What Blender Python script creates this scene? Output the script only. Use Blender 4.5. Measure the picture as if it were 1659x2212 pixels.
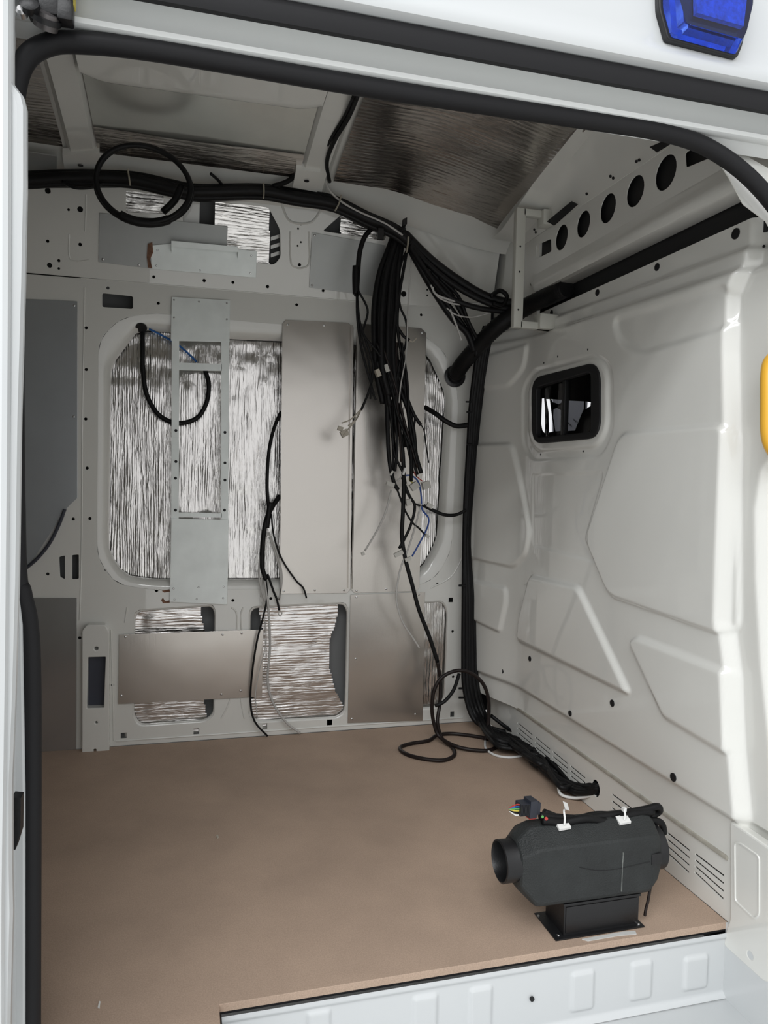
import bpy, bmesh, math, random
import numpy as np
from mathutils import Vector, Matrix
random.seed(7)
rng = np.random.default_rng(7)
S = bpy.context.scene
COL = S.collection
for o in list(bpy.data.objects): bpy.data.objects.remove(o)

# ------------------------------------------------------------------ camera
IW, IH = 1659.0, 2212.0
CX, CY = IW / 2, IH / 2
VX = np.array([6700.0, 1160.0]); VY = np.array([404.0, 1020.0])   # vanishing points of the van's length and width
cc = np.array([CX, CY])
FPX = math.sqrt(-float(np.dot(VX - cc, VY - cc)))
dY = np.array([*(VY - cc), FPX]); dY /= np.linalg.norm(dY)
dX = np.array([*(VX - cc), FPX]); dX -= dY * np.dot(dX, dY); dX /= np.linalg.norm(dX)
dZ = np.cross(dX, dY)
RM = np.stack([dX, dY, dZ], 1)
CAM = np.array([0.0, -1.65, 1.1892])
cam_d = bpy.data.cameras.new('camera'); cam = bpy.data.objects.new('camera', cam_d); COL.objects.link(cam)
m = Matrix.Identity(4)
for i in range(3):
    m[i][0] = RM[0][i]; m[i][1] = -RM[1][i]; m[i][2] = -RM[2][i]; m[i][3] = CAM[i]
cam.matrix_world = m
cam_d.sensor_fit = 'VERTICAL'; cam_d.sensor_height = 24.0; cam_d.lens = FPX / IH * 24.0
cam_d.clip_start = 0.02
S.camera = cam

# ------------------------------------------------------------------ light: a workshop hall with skylights
S.view_settings.view_transform = 'Standard'; S.view_settings.look = 'None'
S.view_settings.gamma = 1.0; S.view_settings.use_curve_mapping = False
S.view_settings.exposure = 0.17
W = bpy.data.worlds.new('hall'); S.world = W; W.use_nodes = True
bg = W.node_tree.nodes['Background']
bg.inputs[0].default_value = (0.985, 0.99, 1.0, 1); bg.inputs[1].default_value = 0.86
def skylight(name, loc, sx, sy, power):
    l = bpy.data.lights.new(name, 'AREA'); l.shape = 'RECTANGLE'; l.size = sx; l.size_y = sy; l.energy = power
    l.color = (0.96, 0.98, 1.0)
    o = bpy.data.objects.new(name, l); COL.objects.link(o); o.location = loc
    return o
skylight('skylight', (-4.0, -4.0, 5.6), 9.0, 0.9, 220)
skylight('skylight', (-4.0, -5.6, 5.6), 9.0, 0.9, 230)
skylight('skylight', (-4.0, -7.2, 5.6), 9.0, 0.9, 230)

# ------------------------------------------------------------------ pixel of the photo -> point on a real plane
def ray(px, py):
    return RM.T @ np.array([px - CX, py - CY, FPX])
def onX(px, py, X): r = ray(px, py); return CAM + r * ((X - CAM[0]) / r[0])
def onY(px, py, Y): r = ray(px, py); return CAM + r * ((Y - CAM[1]) / r[1])
def onZ(px, py, Z): r = ray(px, py); return CAM + r * ((Z - CAM[2]) / r[2])
def onP(px, py, p0, n):
    r = ray(px, py); return CAM + r * (np.dot(np.array(p0) - CAM, n) / np.dot(r, n))

class Frame:
    def __init__(s, o, u, v):
        s.o = np.array(o, float); s.u = np.array(u, float); s.u /= np.linalg.norm(s.u)
        v = np.array(v, float); v -= s.u * np.dot(v, s.u); s.v = v / np.linalg.norm(v)
        s.n = np.cross(s.u, s.v)
    def px(s, x, y):
        p = onP(x, y, s.o, s.n) - s.o
        return (float(np.dot(p, s.u)), float(np.dot(p, s.v)))
    def loop(s, pts): return [s.px(*p) for p in pts]
    def pt(s, a, b, c=0.0): return s.o + s.u * a + s.v * b + s.n * c
    def off(s, d): return Frame(s.o + s.n * d, s.u, s.v)
YW = 1.65                       # far side wall
XB = 1.41                       # bulkhead
WALL = Frame((0, YW, 0), (1, 0, 0), (0, 0, 1))
BAND = Frame((0, YW, 1.985), (1, 0, 0), (0, -0.09, 0.285))
BULK = Frame((XB, 0, 0), (0, -1, 0), (0, 0, 1))
FLOOR = Frame((0, 0, 0), (1, 0, 0), (0, 1, 0))

# ------------------------------------------------------------------ materials
MATS = {}
def mat(name, col, rough=0.5, metal=0.0, coat=0.0, var=0.0, vscale=6.0, bump=0.0, bscale=60.0, spec=0.5, coatr=0.08):
    m = bpy.data.materials.new(name); m.use_nodes = True
    nt = m.node_tree; b = nt.nodes['Principled BSDF']
    b.inputs['Base Color'].default_value = (*col, 1); b.inputs['Roughness'].default_value = rough
    b.inputs['Metallic'].default_value = metal; b.inputs['Coat Weight'].default_value = coat
    b.inputs['Coat Roughness'].default_value = coatr
    b.inputs['Specular IOR Level'].default_value = spec
    tc = nt.nodes.new('ShaderNodeTexCoord')
    if var > 0:
        n = nt.nodes.new('ShaderNodeTexNoise'); n.inputs['Scale'].default_value = vscale; n.inputs['Detail'].default_value = 6
        nt.links.new(tc.outputs['Object'], n.inputs['Vector'])
        r = nt.nodes.new('ShaderNodeMapRange'); r.inputs[1].default_value = 0.3; r.inputs[2].default_value = 0.7
        r.inputs[3].default_value = 1 - var; r.inputs[4].default_value = 1 + var
        nt.links.new(n.outputs[0], r.inputs[0])
        mx = nt.nodes.new('ShaderNodeVectorMath'); mx.operation = 'SCALE'
        mx.inputs[0].default_value = col; nt.links.new(r.outputs[0], mx.inputs['Scale'])
        nt.links.new(mx.outputs[0], b.inputs['Base Color'])
    if bump > 0:
        n2 = nt.nodes.new('ShaderNodeTexNoise'); n2.inputs['Scale'].default_value = bscale; n2.inputs['Detail'].default_value = 4
        nt.links.new(tc.outputs['Object'], n2.inputs['Vector'])
        bp = nt.nodes.new('ShaderNodeBump'); bp.inputs['Strength'].default_value = bump; bp.inputs['Distance'].default_value = 0.004
        nt.links.new(n2.outputs[0], bp.inputs['Height']); nt.links.new(bp.outputs[0], b.inputs['Normal'])
    MATS[name] = m
    return m
mat('paint', (0.765, 0.765, 0.725), 0.32, 0, 1.0, 0.015, 3, coatr=0.025)
mat('paint_outer', (0.61, 0.63, 0.635), 0.3, 0, 0.5)
mat('paint_gutter', (0.80, 0.82, 0.81), 0.4, 0, 0.2)
mat('skin', (0.22, 0.225, 0.225), 0.6)
mat('zinc', (0.84, 0.885, 0.865), 0.40, 0.2, 0, 0.07, 9, 0.04, 200)
mat('zinc_dull', (0.42, 0.43, 0.42), 0.46, 0.5, 0, 0.05, 8)
mat('sheet_dark', (0.52, 0.55, 0.575), 0.30, 0.7, 0, 0.05, 4)
mat('sheet_mid', (0.52, 0.52, 0.52), 0.22, 0.8, 0, 0.05, 4)
mat('alu_roof', (0.72, 0.73, 0.69), 0.30, 0.75, 0, 0.08, 4, 0.1, 5)
mat('rubber', (0.011, 0.011, 0.0125), 0.6, spec=0.3, bump=0.05, bscale=150)
mat('cable', (0.006, 0.006, 0.0065), 0.5, bump=0.25, bscale=90, spec=0.25)
mat('cable_grey', (0.50, 0.49, 0.47), 0.5)
mat('cable_white', (0.72, 0.72, 0.70), 0.45)
mat('cable_blue', (0.02, 0.07, 0.30), 0.45)
mat('cable_red', (0.45, 0.04, 0.03), 0.45)
mat('cable_green', (0.10, 0.35, 0.08), 0.45)
mat('cable_yellow', (0.60, 0.50, 0.08), 0.45)
mat('cable_brown', (0.014, 0.009, 0.008), 0.45, spec=0.3)
mat('cable_lightblue', (0.02, 0.13, 0.42), 0.45)
mat('nylon', (0.52, 0.51, 0.47), 0.4)
mat('nylon_tan', (0.46, 0.42, 0.35), 0.5)
mat('tie_pale', (0.40, 0.37, 0.30), 0.6)
mat('steel_dark', (0.16, 0.15, 0.15), 0.4, 0.8)
mat('steel', (0.62, 0.62, 0.62), 0.3, 1.0)
mat('black', (0.006, 0.006, 0.007), 0.6)
mat('black_plastic', (0.008, 0.008, 0.009), 0.42, bump=0.1, bscale=220)
mat('heater_shell', (0.017, 0.0195, 0.0195), 0.58, 0, 0, 0.25, 14, 0.5, 260)
mat('connector', (0.022, 0.025, 0.036), 0.5)
mat('yellow', (0.86, 0.47, 0.05), 0.38)
mat('white_plastic', (0.80, 0.80, 0.78), 0.4)
mat('bracket_cream', (0.56, 0.56, 0.51), 0.45)
mat('concrete', (0.60, 0.60, 0.585), 0.75, 0, 0, 0.1, 3)
mat('cab_dark', (0.02, 0.02, 0.023), 0.6)
mat('board_grey', (0.66, 0.67, 0.72), 0.7)
mat('hall_white', (0.85, 0.85, 0.86), 0.8)
mat('rust', (0.20, 0.10, 0.06), 0.8, 0, 0, 0.35, 60)
mat('dust', (0.36, 0.34, 0.29), 0.9, 0, 0, 0.2, 30)
mat('sealant', (0.58, 0.58, 0.56), 0.6)
mat('shell_scuff', (0.16, 0.17, 0.16), 0.8, 0, 0, 0.4, 80)
mat('grommet', (0.016, 0.016, 0.018), 0.35)
mat('trim_blue', (0.045, 0.05, 0.07), 0.5)

def alu():
    m = bpy.data.materials.new('alu'); m.use_nodes = True; nt = m.node_tree; b = nt.nodes['Principled BSDF']
    b.inputs['Metallic'].default_value = 0.9; b.inputs['Base Color'].default_value = (0.58, 0.55, 0.51, 1)
    b.inputs['Roughness'].default_value = 0.27
    tc = nt.nodes.new('ShaderNodeTexCoord'); mp = nt.nodes.new('ShaderNodeMapping'); mp.inputs['Scale'].default_value = (420, 420, 5)
    n = nt.nodes.new('ShaderNodeTexNoise'); n.inputs['Scale'].default_value = 1.0; n.inputs['Detail'].default_value = 3
    nt.links.new(tc.outputs['Object'], mp.inputs[0]); nt.links.new(mp.outputs[0], n.inputs['Vector'])
    bp = nt.nodes.new('ShaderNodeBump'); bp.inputs['Strength'].default_value = 0.06; bp.inputs['Distance'].default_value = 0.002
    nt.links.new(n.outputs[0], bp.inputs['Height'])
    n3 = nt.nodes.new('ShaderNodeTexNoise'); n3.inputs['Scale'].default_value = 5; n3.inputs['Detail'].default_value = 1
    nt.links.new(tc.outputs['Object'], n3.inputs['Vector'])
    bp2 = nt.nodes.new('ShaderNodeBump'); bp2.inputs['Strength'].default_value = 0.10; bp2.inputs['Distance'].default_value = 0.02
    nt.links.new(n3.outputs[0], bp2.inputs['Height']); nt.links.new(bp.outputs[0], bp2.inputs['Normal'])
    nt.links.new(bp2.outputs[0], b.inputs['Normal'])
    MATS['alu'] = m
alu()
def foil(name, axis, col=(0.74, 0.72, 0.70), rough=0.17, scale=1.0, strength=0.55):
    """crinkled aluminium foil; fine creases run along `axis`"""
    m = bpy.data.materials.new(name); m.use_nodes = True; nt = m.node_tree; b = nt.nodes['Principled BSDF']
    b.inputs['Metallic'].default_value = 1.0; b.inputs['Base Color'].default_value = (*col, 1); b.inputs['Roughness'].default_value = rough
    tc = nt.nodes.new('ShaderNodeTexCoord'); mp = nt.nodes.new('ShaderNodeMapping')
    sc = [70 * scale] * 3; sc[axis] = 7 * scale
    mp.inputs['Scale'].default_value = sc
    n = nt.nodes.new('ShaderNodeTexNoise'); n.inputs['Scale'].default_value = 1.0; n.inputs['Detail'].default_value = 5; n.inputs['Distortion'].default_value = 0.6
    nt.links.new(tc.outputs['Object'], mp.inputs[0]); nt.links.new(mp.outputs[0], n.inputs['Vector'])
    bp = nt.nodes.new('ShaderNodeBump'); bp.inputs['Strength'].default_value = strength; bp.inputs['Distance'].default_value = 0.006
    nt.links.new(n.outputs[0], bp.inputs['Height'])
    v = nt.nodes.new('ShaderNodeTexVoronoi'); v.feature = 'DISTANCE_TO_EDGE'; v.inputs['Scale'].default_value = 14
    nt.links.new(tc.outputs['Object'], v.inputs['Vector'])
    bp2 = nt.nodes.new('ShaderNodeBump'); bp2.inputs['Strength'].default_value = 0.18; bp2.inputs['Distance'].default_value = 0.006
    nt.links.new(v.outputs['Distance'], bp2.inputs['Height']); nt.links.new(bp.outputs[0], bp2.inputs['Normal'])
    nt.links.new(bp2.outputs[0], b.inputs['Normal'])
    MATS[name] = m
foil('foil_v', 2); foil('foil_h', 0); foil('foil_roof', 0, (0.70, 0.655, 0.62), 0.22, 0.7, 0.4)
def mdf():
    m = bpy.data.materials.new('mdf'); m.use_nodes = True; nt = m.node_tree; b = nt.nodes['Principled BSDF']
    b.inputs['Roughness'].default_value = 0.62; b.inputs['Specular IOR Level'].default_value = 0.3
    tc = nt.nodes.new('ShaderNodeTexCoord')
    n1 = nt.nodes.new('ShaderNodeTexNoise'); n1.inputs['Scale'].default_value = 2.2; n1.inputs['Detail'].default_value = 8; n1.inputs['Roughness'].default_value = 0.6
    n2 = nt.nodes.new('ShaderNodeTexNoise'); n2.inputs['Scale'].default_value = 320; n2.inputs['Detail'].default_value = 3
    for n in (n1, n2): nt.links.new(tc.outputs['Object'], n.inputs['Vector'])
    r1 = nt.nodes.new('ShaderNodeValToRGB')
    r1.color_ramp.elements[0].position = 0.34; r1.color_ramp.elements[0].color = (0.385, 0.285, 0.218, 1)
    r1.color_ramp.elements[1].position = 0.66; r1.color_ramp.elements[1].color = (0.475, 0.352, 0.268, 1)
    nt.links.new(n1.outputs[0], r1.inputs[0])
    r2 = nt.nodes.new('ShaderNodeMapRange'); r2.inputs[1].default_value = .3; r2.inputs[2].default_value = .7; r2.inputs[3].default_value = .88; r2.inputs[4].default_value = 1.12
    nt.links.new(n2.outputs[0], r2.inputs[0])
    mx = nt.nodes.new('ShaderNodeVectorMath'); mx.operation = 'SCALE'
    nt.links.new(r1.outputs[0], mx.inputs[0]); nt.links.new(r2.outputs[0], mx.inputs['Scale']); nt.links.new(mx.outputs[0], b.inputs['Base Color'])
    MATS['mdf'] = m
mdf()
def glassy(name, col, rough=0.02, alpha=None):
    m = bpy.data.materials.new(name); m.use_nodes = True; nt = m.node_tree; b = nt.nodes['Principled BSDF']
    b.inputs['Base Color'].default_value = (*col, 1); b.inputs['Roughness'].default_value = rough
    b.inputs['Transmission Weight'].default_value = 1.0; b.inputs['IOR'].default_value = 1.45
    MATS[name] = m
glassy('lens_blue', (0.16, 0.32, 0.95))
def pane():
    m = bpy.data.materials.new('pane'); m.use_nodes = True; nt = m.node_tree
    for n in list(nt.nodes): nt.nodes.remove(n)
    o = nt.nodes.new('ShaderNodeOutputMaterial'); t = nt.nodes.new('ShaderNodeBsdfTransparent'); t.inputs[0].default_value = (0.93, 0.94, 0.95, 1)
    g = nt.nodes.new('ShaderNodeBsdfGlossy'); g.inputs['Roughness'].default_value = 0.02
    mx = nt.nodes.new('ShaderNodeMixShader'); mx.inputs[0].default_value = 0.05
    nt.links.new(t.outputs[0], mx.inputs[1]); nt.links.new(g.outputs[0], mx.inputs[2]); nt.links.new(mx.outputs[0], o.inputs[0])
    MATS['pane'] = m
pane()
mat('lens_core', (0.06, 0.22, 0.85), 0.35, 0, 0.3, 0.3, 90, 0.5, 120)

# ------------------------------------------------------------------ objects
WORIG = {}
def origin_of(o): return WORIG.get(o.name, np.zeros(3))
def tag(o, label=None, cat=None, group=None, kind=None):
    if label: o['label'] = label
    if cat: o['category'] = cat
    if group: o['group'] = group
    if kind: o['kind'] = kind
    return o
def thing(name, label, cat, loc, group=None):
    o = bpy.data.objects.new(name, None); COL.objects.link(o); o.empty_display_size = 0.05
    o.location = loc; WORIG[o.name] = np.array(loc, float)
    return tag(o, label, cat, group)
def mk(name, verts, faces, material, parent=None, smooth=False):
    v = np.array(verts, float)
    if parent is not None: org = origin_of(parent)
    else:
        lo, hi = v.min(0), v.max(0); org = np.array([(lo[0] + hi[0]) / 2, (lo[1] + hi[1]) / 2, lo[2]])
    me = bpy.data.meshes.new(name); me.from_pydata([tuple(p) for p in (v - org)], [], [list(map(int, f)) for f in faces]); me.update()
    me.materials.append(MATS[material])
    if smooth:
        me.polygons.foreach_set('use_smooth', [True] * len(me.polygons))
        if smooth != 'all': me.set_sharp_from_angle(angle=math.radians(40 if smooth is True else smooth))
    o = bpy.data.objects.new(name, me); COL.objects.link(o)
    if parent is not None: o.parent = parent
    else: o.location = org
    WORIG[o.name] = org
    return o
def struct(o): o['kind'] = 'structure'; return o

class MB:
    def __init__(s): s.v = []; s.f = []
    def add(s, v, f):
        k = len(s.v); s.v += [tuple(map(float, p)) for p in v]; s.f += [[i + k for i in q] for q in f]; return s
    def box(s, lo, hi, bev=0.0):
        lo = np.array(lo, float); hi = np.array(hi, float)
        if bev <= 0:
            v = [(x, y, z) for x in (lo[0], hi[0]) for y in (lo[1], hi[1]) for z in (lo[2], hi[2])]
            return s.add(v, [(0, 1, 3, 2), (4, 6, 7, 5), (0, 4, 5, 1), (2, 3, 7, 6), (0, 2, 6, 4), (1, 5, 7, 3)])
        bm = bmesh.new(); bmesh.ops.create_cube(bm, size=1)
        for q in bm.verts: q.co = Vector(((lo + hi) / 2 + np.array(q.co) * (hi - lo)))
        bmesh.ops.bevel(bm, geom=list(bm.edges), offset=bev, segments=2, affect='EDGES', profile=0.5)
        bm.verts.index_update()
        s.add([q.co for q in bm.verts], [[q.index for q in f.verts] for f in bm.faces]); bm.free(); return s
    def obox(s, c, ax, ay, az, bev=0.0):
        """box from centre and three half-axis vectors"""
        k = len(s.v); s.box((-1, -1, -1), (1, 1, 1), 0)
        c, ax, ay, az = [np.array(q, float) for q in (c, ax, ay, az)]
        for i in range(k, len(s.v)):
            p = s.v[i]; s.v[i] = tuple(c + ax * p[0] + ay * p[1] + az * p[2])
        return s
    def tube(s, pts, r, n=8, sub=5, cap=True, flat=1.0, close=False):
        P = catmull(pts, sub, close) if sub > 1 else [np.array(p, float) for p in pts]
        rr = r if hasattr(r, '__len__') else None
        if rr is not None: rad = np.interp(np.linspace(0, 1, len(P)), np.linspace(0, 1, len(rr)), rr)
        else: rad = [r] * len(P)
        v = []; f = []; up = None; L = len(P)
        for i, p in enumerate(P):
            if close: t = P[(i + 1) % L] - P[i - 1]
            else: t = P[min(i + 1, L - 1)] - P[max(i - 1, 0)]
            t = t / (np.linalg.norm(t) + 1e-12)
            if up is None:
                a = np.array([0, 0, 1.0]) if abs(t[2]) < 0.9 else np.array([0, 1.0, 0])
                up = a - t * np.dot(a, t)
            else: up = up - t * np.dot(up, t)
            up = up / (np.linalg.norm(up) + 1e-12); side = np.cross(t, up)
            for k in range(n):
                a = 2 * math.pi * k / n
                v.append(p + rad[i] * (math.cos(a) * up + math.sin(a) * side * flat))
        for i in range(L if close else L - 1):
            j = (i + 1) % L
            for k in range(n):
                f.append((i * n + k, i * n + (k + 1) % n, j * n + (k + 1) % n, j * n + k))
        if cap and not close: f.append(list(range(n))[::-1]); f.append([(L - 1) * n + k for k in range(n)])
        return s.add(v, f)
    def lathe(s, c, axis, prof, n=24, cap=True):
        """prof: list of (distance along axis, radius)"""
        c = np.array(c, float); axis = np.array(axis, float); axis /= np.linalg.norm(axis)
        a = np.array([0, 0, 1.0]) if abs(axis[2]) < 0.9 else np.array([1.0, 0, 0])
        u = np.cross(axis, a); u /= np.linalg.norm(u); w = np.cross(axis, u)
        v = []; f = []
        for d, r in prof:
            for k in range(n):
                t = 2 * math.pi * k / n; v.append(c + axis * d + r * (math.cos(t) * u + math.sin(t) * w))
        for i in range(len(prof) - 1):
            for k in range(n): f.append((i * n + k, i * n + (k + 1) % n, (i + 1) * n + (k + 1) % n, (i + 1) * n + k))
        if cap: f.append(list(range(n))[::-1]); f.append([(len(prof) - 1) * n + k for k in range(n)])
        return s.add(v, f)
    def prism(s, loop, frame, c0, c1):
        n = len(loop); v = [frame.pt(a, b, c0) for a, b in loop] + [frame.pt(a, b, c1) for a, b in loop]
        f = [list(range(n)), [n + i for i in range(n)][::-1]] + [(i, i + n, (i + 1) % n + n, (i + 1) % n) for i in range(n)]
        return s.add(v, f)
    def build(s, name, material, parent=None, smooth=True):
        return mk(name, s.v, s.f, material, parent, smooth)

def catmull(pts, sub=5, close=False):
    P = [np.array(p, float) for p in pts]
    if len(P) < 3: return [P[0] + (P[-1] - P[0]) * t for t in np.linspace(0, 1, 4)]
    out = []; n = len(P)
    rngi = range(n if close else n - 1)
    for i in rngi:
        if close: p0, p1, p2, p3 = P[i - 1], P[i], P[(i + 1) % n], P[(i + 2) % n]
        else: p0, p1, p2, p3 = P[max(i - 1, 0)], P[i], P[i + 1], P[min(i + 2, n - 1)]
        for k in range(sub):
            t = k / sub
            out.append(0.5 * (2 * p1 + (p2 - p0) * t + (2 * p0 - 5 * p1 + 4 * p2 - p3) * t * t + (3 * p1 - p0 - 3 * p2 + p3) * t ** 3))
    if not close: out.append(P[-1])
    return out
def rpoly(pts, r, seg=4):
    """round the corners of a 2D polygon"""
    out = []; n = len(pts)
    for i in range(n):
        p0, p, p1 = [np.array(pts[j % n], float) for j in (i - 1, i, i + 1)]
        a = p0 - p; b = p1 - p; la, lb = np.linalg.norm(a), np.linalg.norm(b)
        d = min(r, la * 0.45, lb * 0.45)
        q0 = p + a / la * d; q1 = p + b / lb * d
        for k in range(seg + 1):
            t = k / seg; out.append(tuple((1 - t) ** 2 * q0 + 2 * t * (1 - t) * p + t * t * q1))
    return out
def circle2(c, r, n=14, ry=None): return [(c[0] + r * math.cos(2 * math.pi * k / n), c[1] + (ry or r) * math.sin(2 * math.pi * k / n)) for k in range(n)]
def rect2(c, hw, hh): return [(c[0] - hw, c[1] - hh), (c[0] + hw, c[1] - hh), (c[0] + hw, c[1] + hh), (c[0] - hw, c[1] + hh)]

def sheet(name, frame, outer, holes, th, material, parent=None, bev=0.0, front=True):
    """flat sheet with holes; its front face lies in the frame's plane (front) and it is th thick"""
    cu = bpy.data.curves.new('tmp', 'CURVE'); cu.dimensions = '2D'; cu.fill_mode = 'BOTH'
    cu.extrude = max(th / 2 - bev, 0.0001); cu.bevel_depth = bev; cu.bevel_resolution = 1; cu.offset = -bev if bev else 0
    for lp in [outer] + list(holes):
        sp = cu.splines.new('POLY'); sp.points.add(len(lp) - 1)
        for i, (a, b) in enumerate(lp): sp.points[i].co = (a, b, 0, 1)
        sp.use_cyclic_u = True
    ob = bpy.data.objects.new('tmp', cu)
    me = bpy.data.meshes.new_from_object(ob)
    v = np.empty(len(me.vertices) * 3); me.vertices.foreach_get('co', v); v = v.reshape(-1, 3)
    v[:, 2] += (-th / 2 if front else th / 2)
    P = frame.o + v[:, :1] * frame.u + v[:, 1:2] * frame.v + v[:, 2:3] * frame.n
    F = [list(p.vertices) for p in me.polygons]
    bpy.data.objects.remove(ob); bpy.data.curves.remove(cu); bpy.data.meshes.remove(me)
    bm = bmesh.new(); vs = [bm.verts.new(p) for p in P]
    for q in F:
        try: bm.faces.new([vs[i] for i in q])
        except ValueError: pass
    bmesh.ops.remove_doubles(bm, verts=bm.verts, dist=1e-5); bmesh.ops.recalc_face_normals(bm, faces=bm.faces)
    bm.verts.index_update()
    P = [q.co[:] for q in bm.verts]; F = [[q.index for q in f.verts] for f in bm.faces]; bm.free()
    return mk(name, P, F, material, parent, 14)
def flange(name, fo, outer, fi, inner, material, parent, seg=5, back=0.0, n=96):
    """rolled flange lofted between the outer loop (frame fo) and the deeper inner loop (frame fi)"""
    def resample(lp, n):
        p = np.array(lp + [lp[0]]); d = np.r_[0, np.cumsum(np.linalg.norm(np.diff(p, axis=0), axis=1))]
        t = np.linspace(0, d[-1], n, endpoint=False); return np.c_[np.interp(t, d, p[:, 0]), np.interp(t, d, p[:, 1])]
    def align(lp):   # start at angle pi from centre and go counter-clockwise
        c = np.mean(lp, axis=0); a = np.arctan2(lp[:, 1] - c[1], lp[:, 0] - c[0])
        ar = np.sum(lp[:, 0] * np.roll(lp[:, 1], -1) - np.roll(lp[:, 0], -1) * lp[:, 1])
        if ar < 0: lp = lp[::-1]; a = a[::-1]
        return np.roll(lp, -int(np.argmin(np.abs(a + 2.3))), axis=0)
    A = align(resample(outer, n)); B = align(resample(inner, n))
    PA = np.array([fo.pt(a, b) for a, b in A]); PB = np.array([fi.pt(a, b) for a, b in B])
    v = []; f = []
    for k in range(seg + 1):
        t = k / seg
        s1 = 1 - math.cos(t * math.pi / 2)      # depth starts slowly
        s2 = math.sin(t * math.pi / 2)
        lat = PA + (PB - PA) * s2; dep = PA + (PB - PA) * s1
        q = lat.copy(); q[:, 1] = dep[:, 1]
        v += list(q)
    for k in range(seg):
        for i in range(n):
            j = (i + 1) % n; f.append((k * n + i, k * n + j, (k + 1) * n + j, (k + 1) * n + i))
    return mk(name, v, f, material, parent, 'all')
def smooth01(a, b, x): t = np.clip((x - a) / (b - a), 0, 1); return t * t * (3 - 2 * t)
def sdf(px, py, poly):
    """signed distance (negative inside), vectorised"""
    d = np.full(px.shape, 1e9); inside = np.zeros(px.shape, bool); n = len(poly)
    for i in range(n):
        x0, y0 = poly[i]; x1, y1 = poly[(i + 1) % n]; ex, ey = x1 - x0, y1 - y0
        t = np.clip(((px - x0) * ex + (py - y0) * ey) / (ex * ex + ey * ey + 1e-12), 0, 1)
        d = np.minimum(d, np.hypot(px - x0 - t * ex, py - y0 - t * ey))
        c = ((y0 > py) != (y1 > py)) & (px < ex * (py - y0) / (ey + 1e-15) + x0); inside ^= c
    return np.where(inside, -d, d)
def grid(nu, nv): return [(i * nv + j, (i + 1) * nv + j, (i + 1) * nv + j + 1, i * nv + j + 1) for i in range(nu - 1) for j in range(nv - 1)]
def vnoise(x, y, seed=0):
    """smooth value noise"""
    r = np.random.default_rng(seed); T = r.random((64, 64))
    xi = np.floor(x).astype(int); yi = np.floor(y).astype(int); fx = x - xi; fy = y - yi
    fx = fx * fx * (3 - 2 * fx); fy = fy * fy * (3 - 2 * fy)
    g = lambda a, b: T[a % 64, b % 64]
    return (g(xi, yi) * (1 - fx) + g(xi + 1, yi) * fx) * (1 - fy) + (g(xi, yi + 1) * (1 - fx) + g(xi + 1, yi + 1) * fx) * fy - 0.5
def foil_sheet(name, frame, poly, label, axis, material, du=0.004, dv=0.006, amp=0.0022, period=0.012, seed=1, parent=None):
    """crinkled insulation foil cut to a polygon (frame 2D); pleats run along axis 'v' or 'u'"""
    p = np.array(poly); lo, hi = p.min(0), p.max(0)
    if axis == 'u': du, dv = dv, du
    nu = int((hi[0] - lo[0]) / du) + 2; nv = int((hi[1] - lo[1]) / dv) + 2
    U, V = np.meshgrid(np.linspace(lo[0], hi[0], nu), np.linspace(lo[1], hi[1], nv), indexing='ij')
    s, t = (U, V) if axis == 'v' else (V, U)
    ph = s / period + 1.6 * vnoise(s * 8, t * 2.2, seed) + 0.9 * vnoise(s * 30, t * 5, seed + 1)
    h = np.abs(np.sin(ph * math.pi)) ** 0.7 * (0.55 + 0.9 * vnoise(s * 20 + 3, t * 6, seed + 2))
    h = amp * h + 0.010 * vnoise(s * 5 + 9, t * 4 + 5, seed + 3) + 0.003 * vnoise(s * 22, t * 22, seed + 4)
    P = frame.o + U[..., None] * frame.u + V[..., None] * frame.v + h[..., None] * frame.n
    d = sdf(U, V, poly); keep = d < max(du, dv) * 0.2
    F = [q for q in grid(nu, nv) if keep.flat[q[0]] and keep.flat[q[1]] and keep.flat[q[2]] and keep.flat[q[3]]]
    used = sorted({i for q in F for i in q}); mp = {a: b for b, a in enumerate(used)}
    V3 = P.reshape(-1, 3)[used]; F = [[mp[i] for i in q] for q in F]
    o = mk(name, V3, F, material, parent, 'all')
    if label: tag(o, label, 'foil insulation')
    return o
def screw(parent, p, n=(0, -1, 0), r=0.005, material='steel', name='screw'):
    return MB().lathe(np.array(p), n, [(0, r), (0.0015, r), (0.003, r * 0.55)], 10).build(name, material, parent)

# ================================================================== THE SETTING
# ground of the hall
struct(mk('ground', [(-15, -15, -0.62), (15, -15, -0.62), (15, 15, -0.62), (-15, 15, -0.62)], [(0, 1, 2, 3)], 'concrete'))
# floor board (MDF) with a notch over the step
fl = [(-2.3, -0.2), (0.08, -0.2), (0.08, -0.03), (1.431, -0.03), (1.431, 1.645), (-2.3, 1.645)]
floor = struct(sheet('floor', FLOOR, fl, [], 0.019, 'mdf', None, 0.001))
rim = [(0.085, -0.2), (0.085, -0.026), (1.43, -0.026), (1.43, 1.66), (-2.3, 1.66), (-2.3, -0.2)]
struct(sheet('trim_1', Frame((0, 0, -0.019), (1, 0, 0), (0, 1, 0)), rim, [], 0.008, 'rubber'))
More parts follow.
